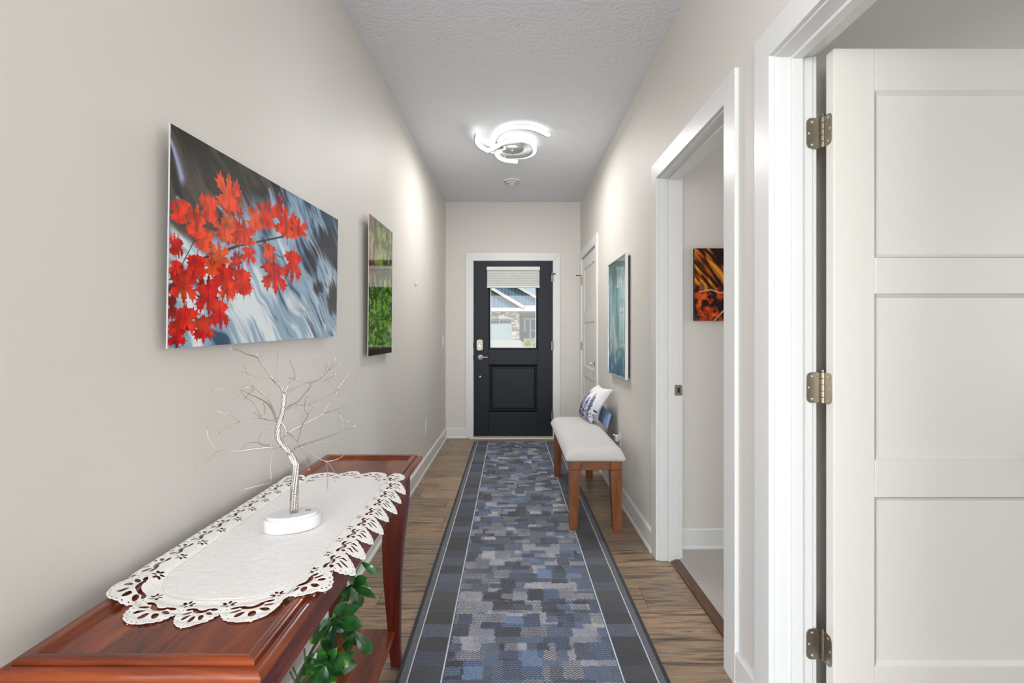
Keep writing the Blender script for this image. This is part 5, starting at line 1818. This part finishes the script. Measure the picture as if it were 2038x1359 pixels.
hpart('eave_band', MB().box(-11, 4.8, HY_ - 0.4, HY_ + 0.05, 3.34, 3.68).prism([(HY_ - 0.4, 3.68), (HY_ + 3, 4.1), (HY_ + 3, 3.68)], 0.9, 4.8, 'x'), pm('cream_fascia', 'efe6d8', 0.7))
# stone veneer: courses of separate stones joined into one part
def stones(x0, x1, z0, z1, y, rng):
    tones = [MB(), MB(), MB()]
    z = z0
    while z < z1 - 0.03:
        h = min(rng.uniform(0.12, 0.22), z1 - z)
        x = x0
        while x < x1 - 0.03:
            w = min(rng.uniform(0.22, 0.6), x1 - x)
            d = rng.uniform(0.0, 0.07)
            rng.choice(tones).box(x + 0.01, x + w - 0.01, y - 0.05 - d, y + 0.1, z + 0.01, z + h - 0.01)
            x += w
        z += h
    return tones
srng = random.Random(3)
M_st = [M_stone, pm('ledge_stone_dark', '7f776c', 0.9, var=0.3, varscale=2.8), pm('ledge_stone_pale', 'd8cbb4', 0.9, var=0.2, varscale=2.8)]
for args in ((-6, 0.64, 2.55, 3.34, HY_), (-0.13, 0.64, -0.1, 2.55, HY_ - 0.25)):
    for mb, mt in zip(stones(*args, srng), M_st):
        so = hpart('stone_veneer', mb, mt); so['kind'] = 'stuff'
hpart('wall_backing', MB().box(-6, 0.62, HY_ + 0.05, HY_ + 0.2, 2.5, 3.4).box(-0.1, 0.6, HY_ - 0.2, HY_ + 0.2, -0.2, 2.6), pm('mortar', '77706a', 0.95))
gd = empty('garage_door', (0, 0, 0)); gd.parent = house; gd.location = (-2.55, 0.3, 0.5)
for k in range(4):
    MB().box(-2.45, 2.45, 0, 0.06, 0.02 + k * 0.512, 0.02 + k * 0.512 + 0.50).build('door_section', M_gar, gd, bevel=0.01)
for i in range(4):
    for j in range(4):
        x = -2.3 + i * 1.19 + j * 0.27
        MB().box(x + 0.02, x + 0.23, -0.02, 0.01, 1.66, 1.90).build('window_pane', M_win, gd)
# porch recess to the right of the pillar
hpart('porch_wall', MB().box(0.62, 5.2, 50.8, 51.0, -0.1, 3.4), M_darkp)
hpart('porch_ceiling', MB().box(0.62, 5.2, HY_ - 0.3, 50.9, 3.2, 3.36), pm('porch_ceiling_wood', '8a6a4a', 0.8))
hpart('porch_floor', MB().box(0.66, 5.2, 44.8, 50.9, -0.2, 0.30), M_conc)
hpart('porch_side', MB().box(0.55, 0.66, HY_ + 0.1, 50.9, -0.1, 3.3), M_darkp)
for (x0, x1, z0, z1) in ((1.1, 1.32, 0.3, 2.75), (1.32, 2.6, 2.58, 2.75), (1.72, 1.88, 0.3, 2.58), (2.36, 2.55, 0.3, 2.58)):
    hpart('entry_trim', MB().box(x0, x1, 50.66, 50.8, z0, z1), M_white_ext)
hpart('entry_door', MB().box(1.32, 1.72, 50.72, 50.8, 0.3, 2.58), pm('entry_door_grey', '555a5a', 0.5))
hpart('entry_window', MB().box(1.88, 2.36, 50.74, 50.8, 0.7, 2.4), M_win)
hpart('entry_window_rail', MB().box(1.88, 2.36, 50.70, 50.74, 1.4, 1.5).box(1.88, 2.36, 50.70, 50.74, 0.3, 0.7), M_white_ext)
# porch chair
ch = tag(empty('porch_chair', (1.15, 46.6, 0.30)), 'dark porch chair beside the stone pillar across the street', 'chair')
for lx, ly in ((-0.25, -0.25), (0.25, -0.25), (-0.25, 0.25), (0.25, 0.25)):
    MB().box(lx - 0.025, lx + 0.025, ly - 0.025, ly + 0.025, 0, 0.42 if ly < 0 else 0.95).build('leg', M_win, ch)
MB().box(-0.28, 0.28, -0.28, 0.28, 0.40, 0.45).build('seat', M_win, ch)
MB().box(-0.28, 0.28, 0.24, 0.28, 0.5, 0.95).build('backrest', M_win, ch)

# foliage: leaf cards scattered in a crown volume, each with its own trunk
def foliage(name, loc, rx, rz, n, mat, label, cat, trunk_h, size, seed, group=None):
    rng = random.Random(seed)
    r = empty(name, loc)
    tag(r, label, cat, group)
    mb = MB()
    for k in range(n):
        while True:
            p = Vector((rng.uniform(-1, 1), rng.uniform(-1, 1), rng.uniform(-1, 1)))
            if 0.25 < p.length < 1:
                break
        c = Vector((p.x * rx, p.y * rx, trunk_h + rz + p.z * rz))
        u = Vector((rng.gauss(0, 1), rng.gauss(0, 1), rng.gauss(0, 1))).normalized()
        v = u.orthogonal().normalized()
        s_ = size * rng.uniform(0.6, 1.3)
        w = u.cross(v) * s_ * 0.15
        mb.add([c - u * s_, c + v * s_ * 0.5 + w, c + u * s_, c - v * s_ * 0.5 + w], [(0, 1, 2), (0, 2, 3)])
    mb.build('crown', mat, r)
    if trunk_h > 0.1:
        MB().tube([(0, 0, 0), (0.05, 0, trunk_h * 0.6), (0, 0.05, trunk_h + rz)], [0.22, 0.16, 0.08], 8).build('trunk', pm('bark', '4d4035', 0.9), r)
    return r
M_fol = pm('tree_foliage', '4f8a22', 0.6, var=0.4, varscale=0.8)
M_fol2 = pm('shrub_foliage', 'b9c233', 0.6, var=0.3, varscale=3)
shl = ['yellow green shrub by the porch, nearer the stone pillar', 'yellow green shrub by the porch, farther from the stone pillar']
for i, x in enumerate((1.30, 2.10)):
    foliage('porch_shrub', (x, 43.9 + 0.1 * i, -0.16), 0.36, 0.42, 380, M_fol2, shl[i], 'shrub', 0.0, 0.09, 50 + i, 'porch shrubs')
for i, (x, yv, rx, rz, th) in enumerate(((6.6, 24.0, 2.6, 3.0, 0.9), (4.2, 17.2, 1.5, 2.2, 0.3), (10.5, 30.0, 3.2, 3.8, 1.0))):
    foliage('leafy_tree', (x, yv, -0.16), rx, rz, 2600, M_fol, ['green leafy tree right of the house, mirrored in the garden print', 'low green tree closest to the front door glass', 'large green tree farthest right of the street'][i], 'tree', th, 0.20, 80 + i, 'trees along the street')
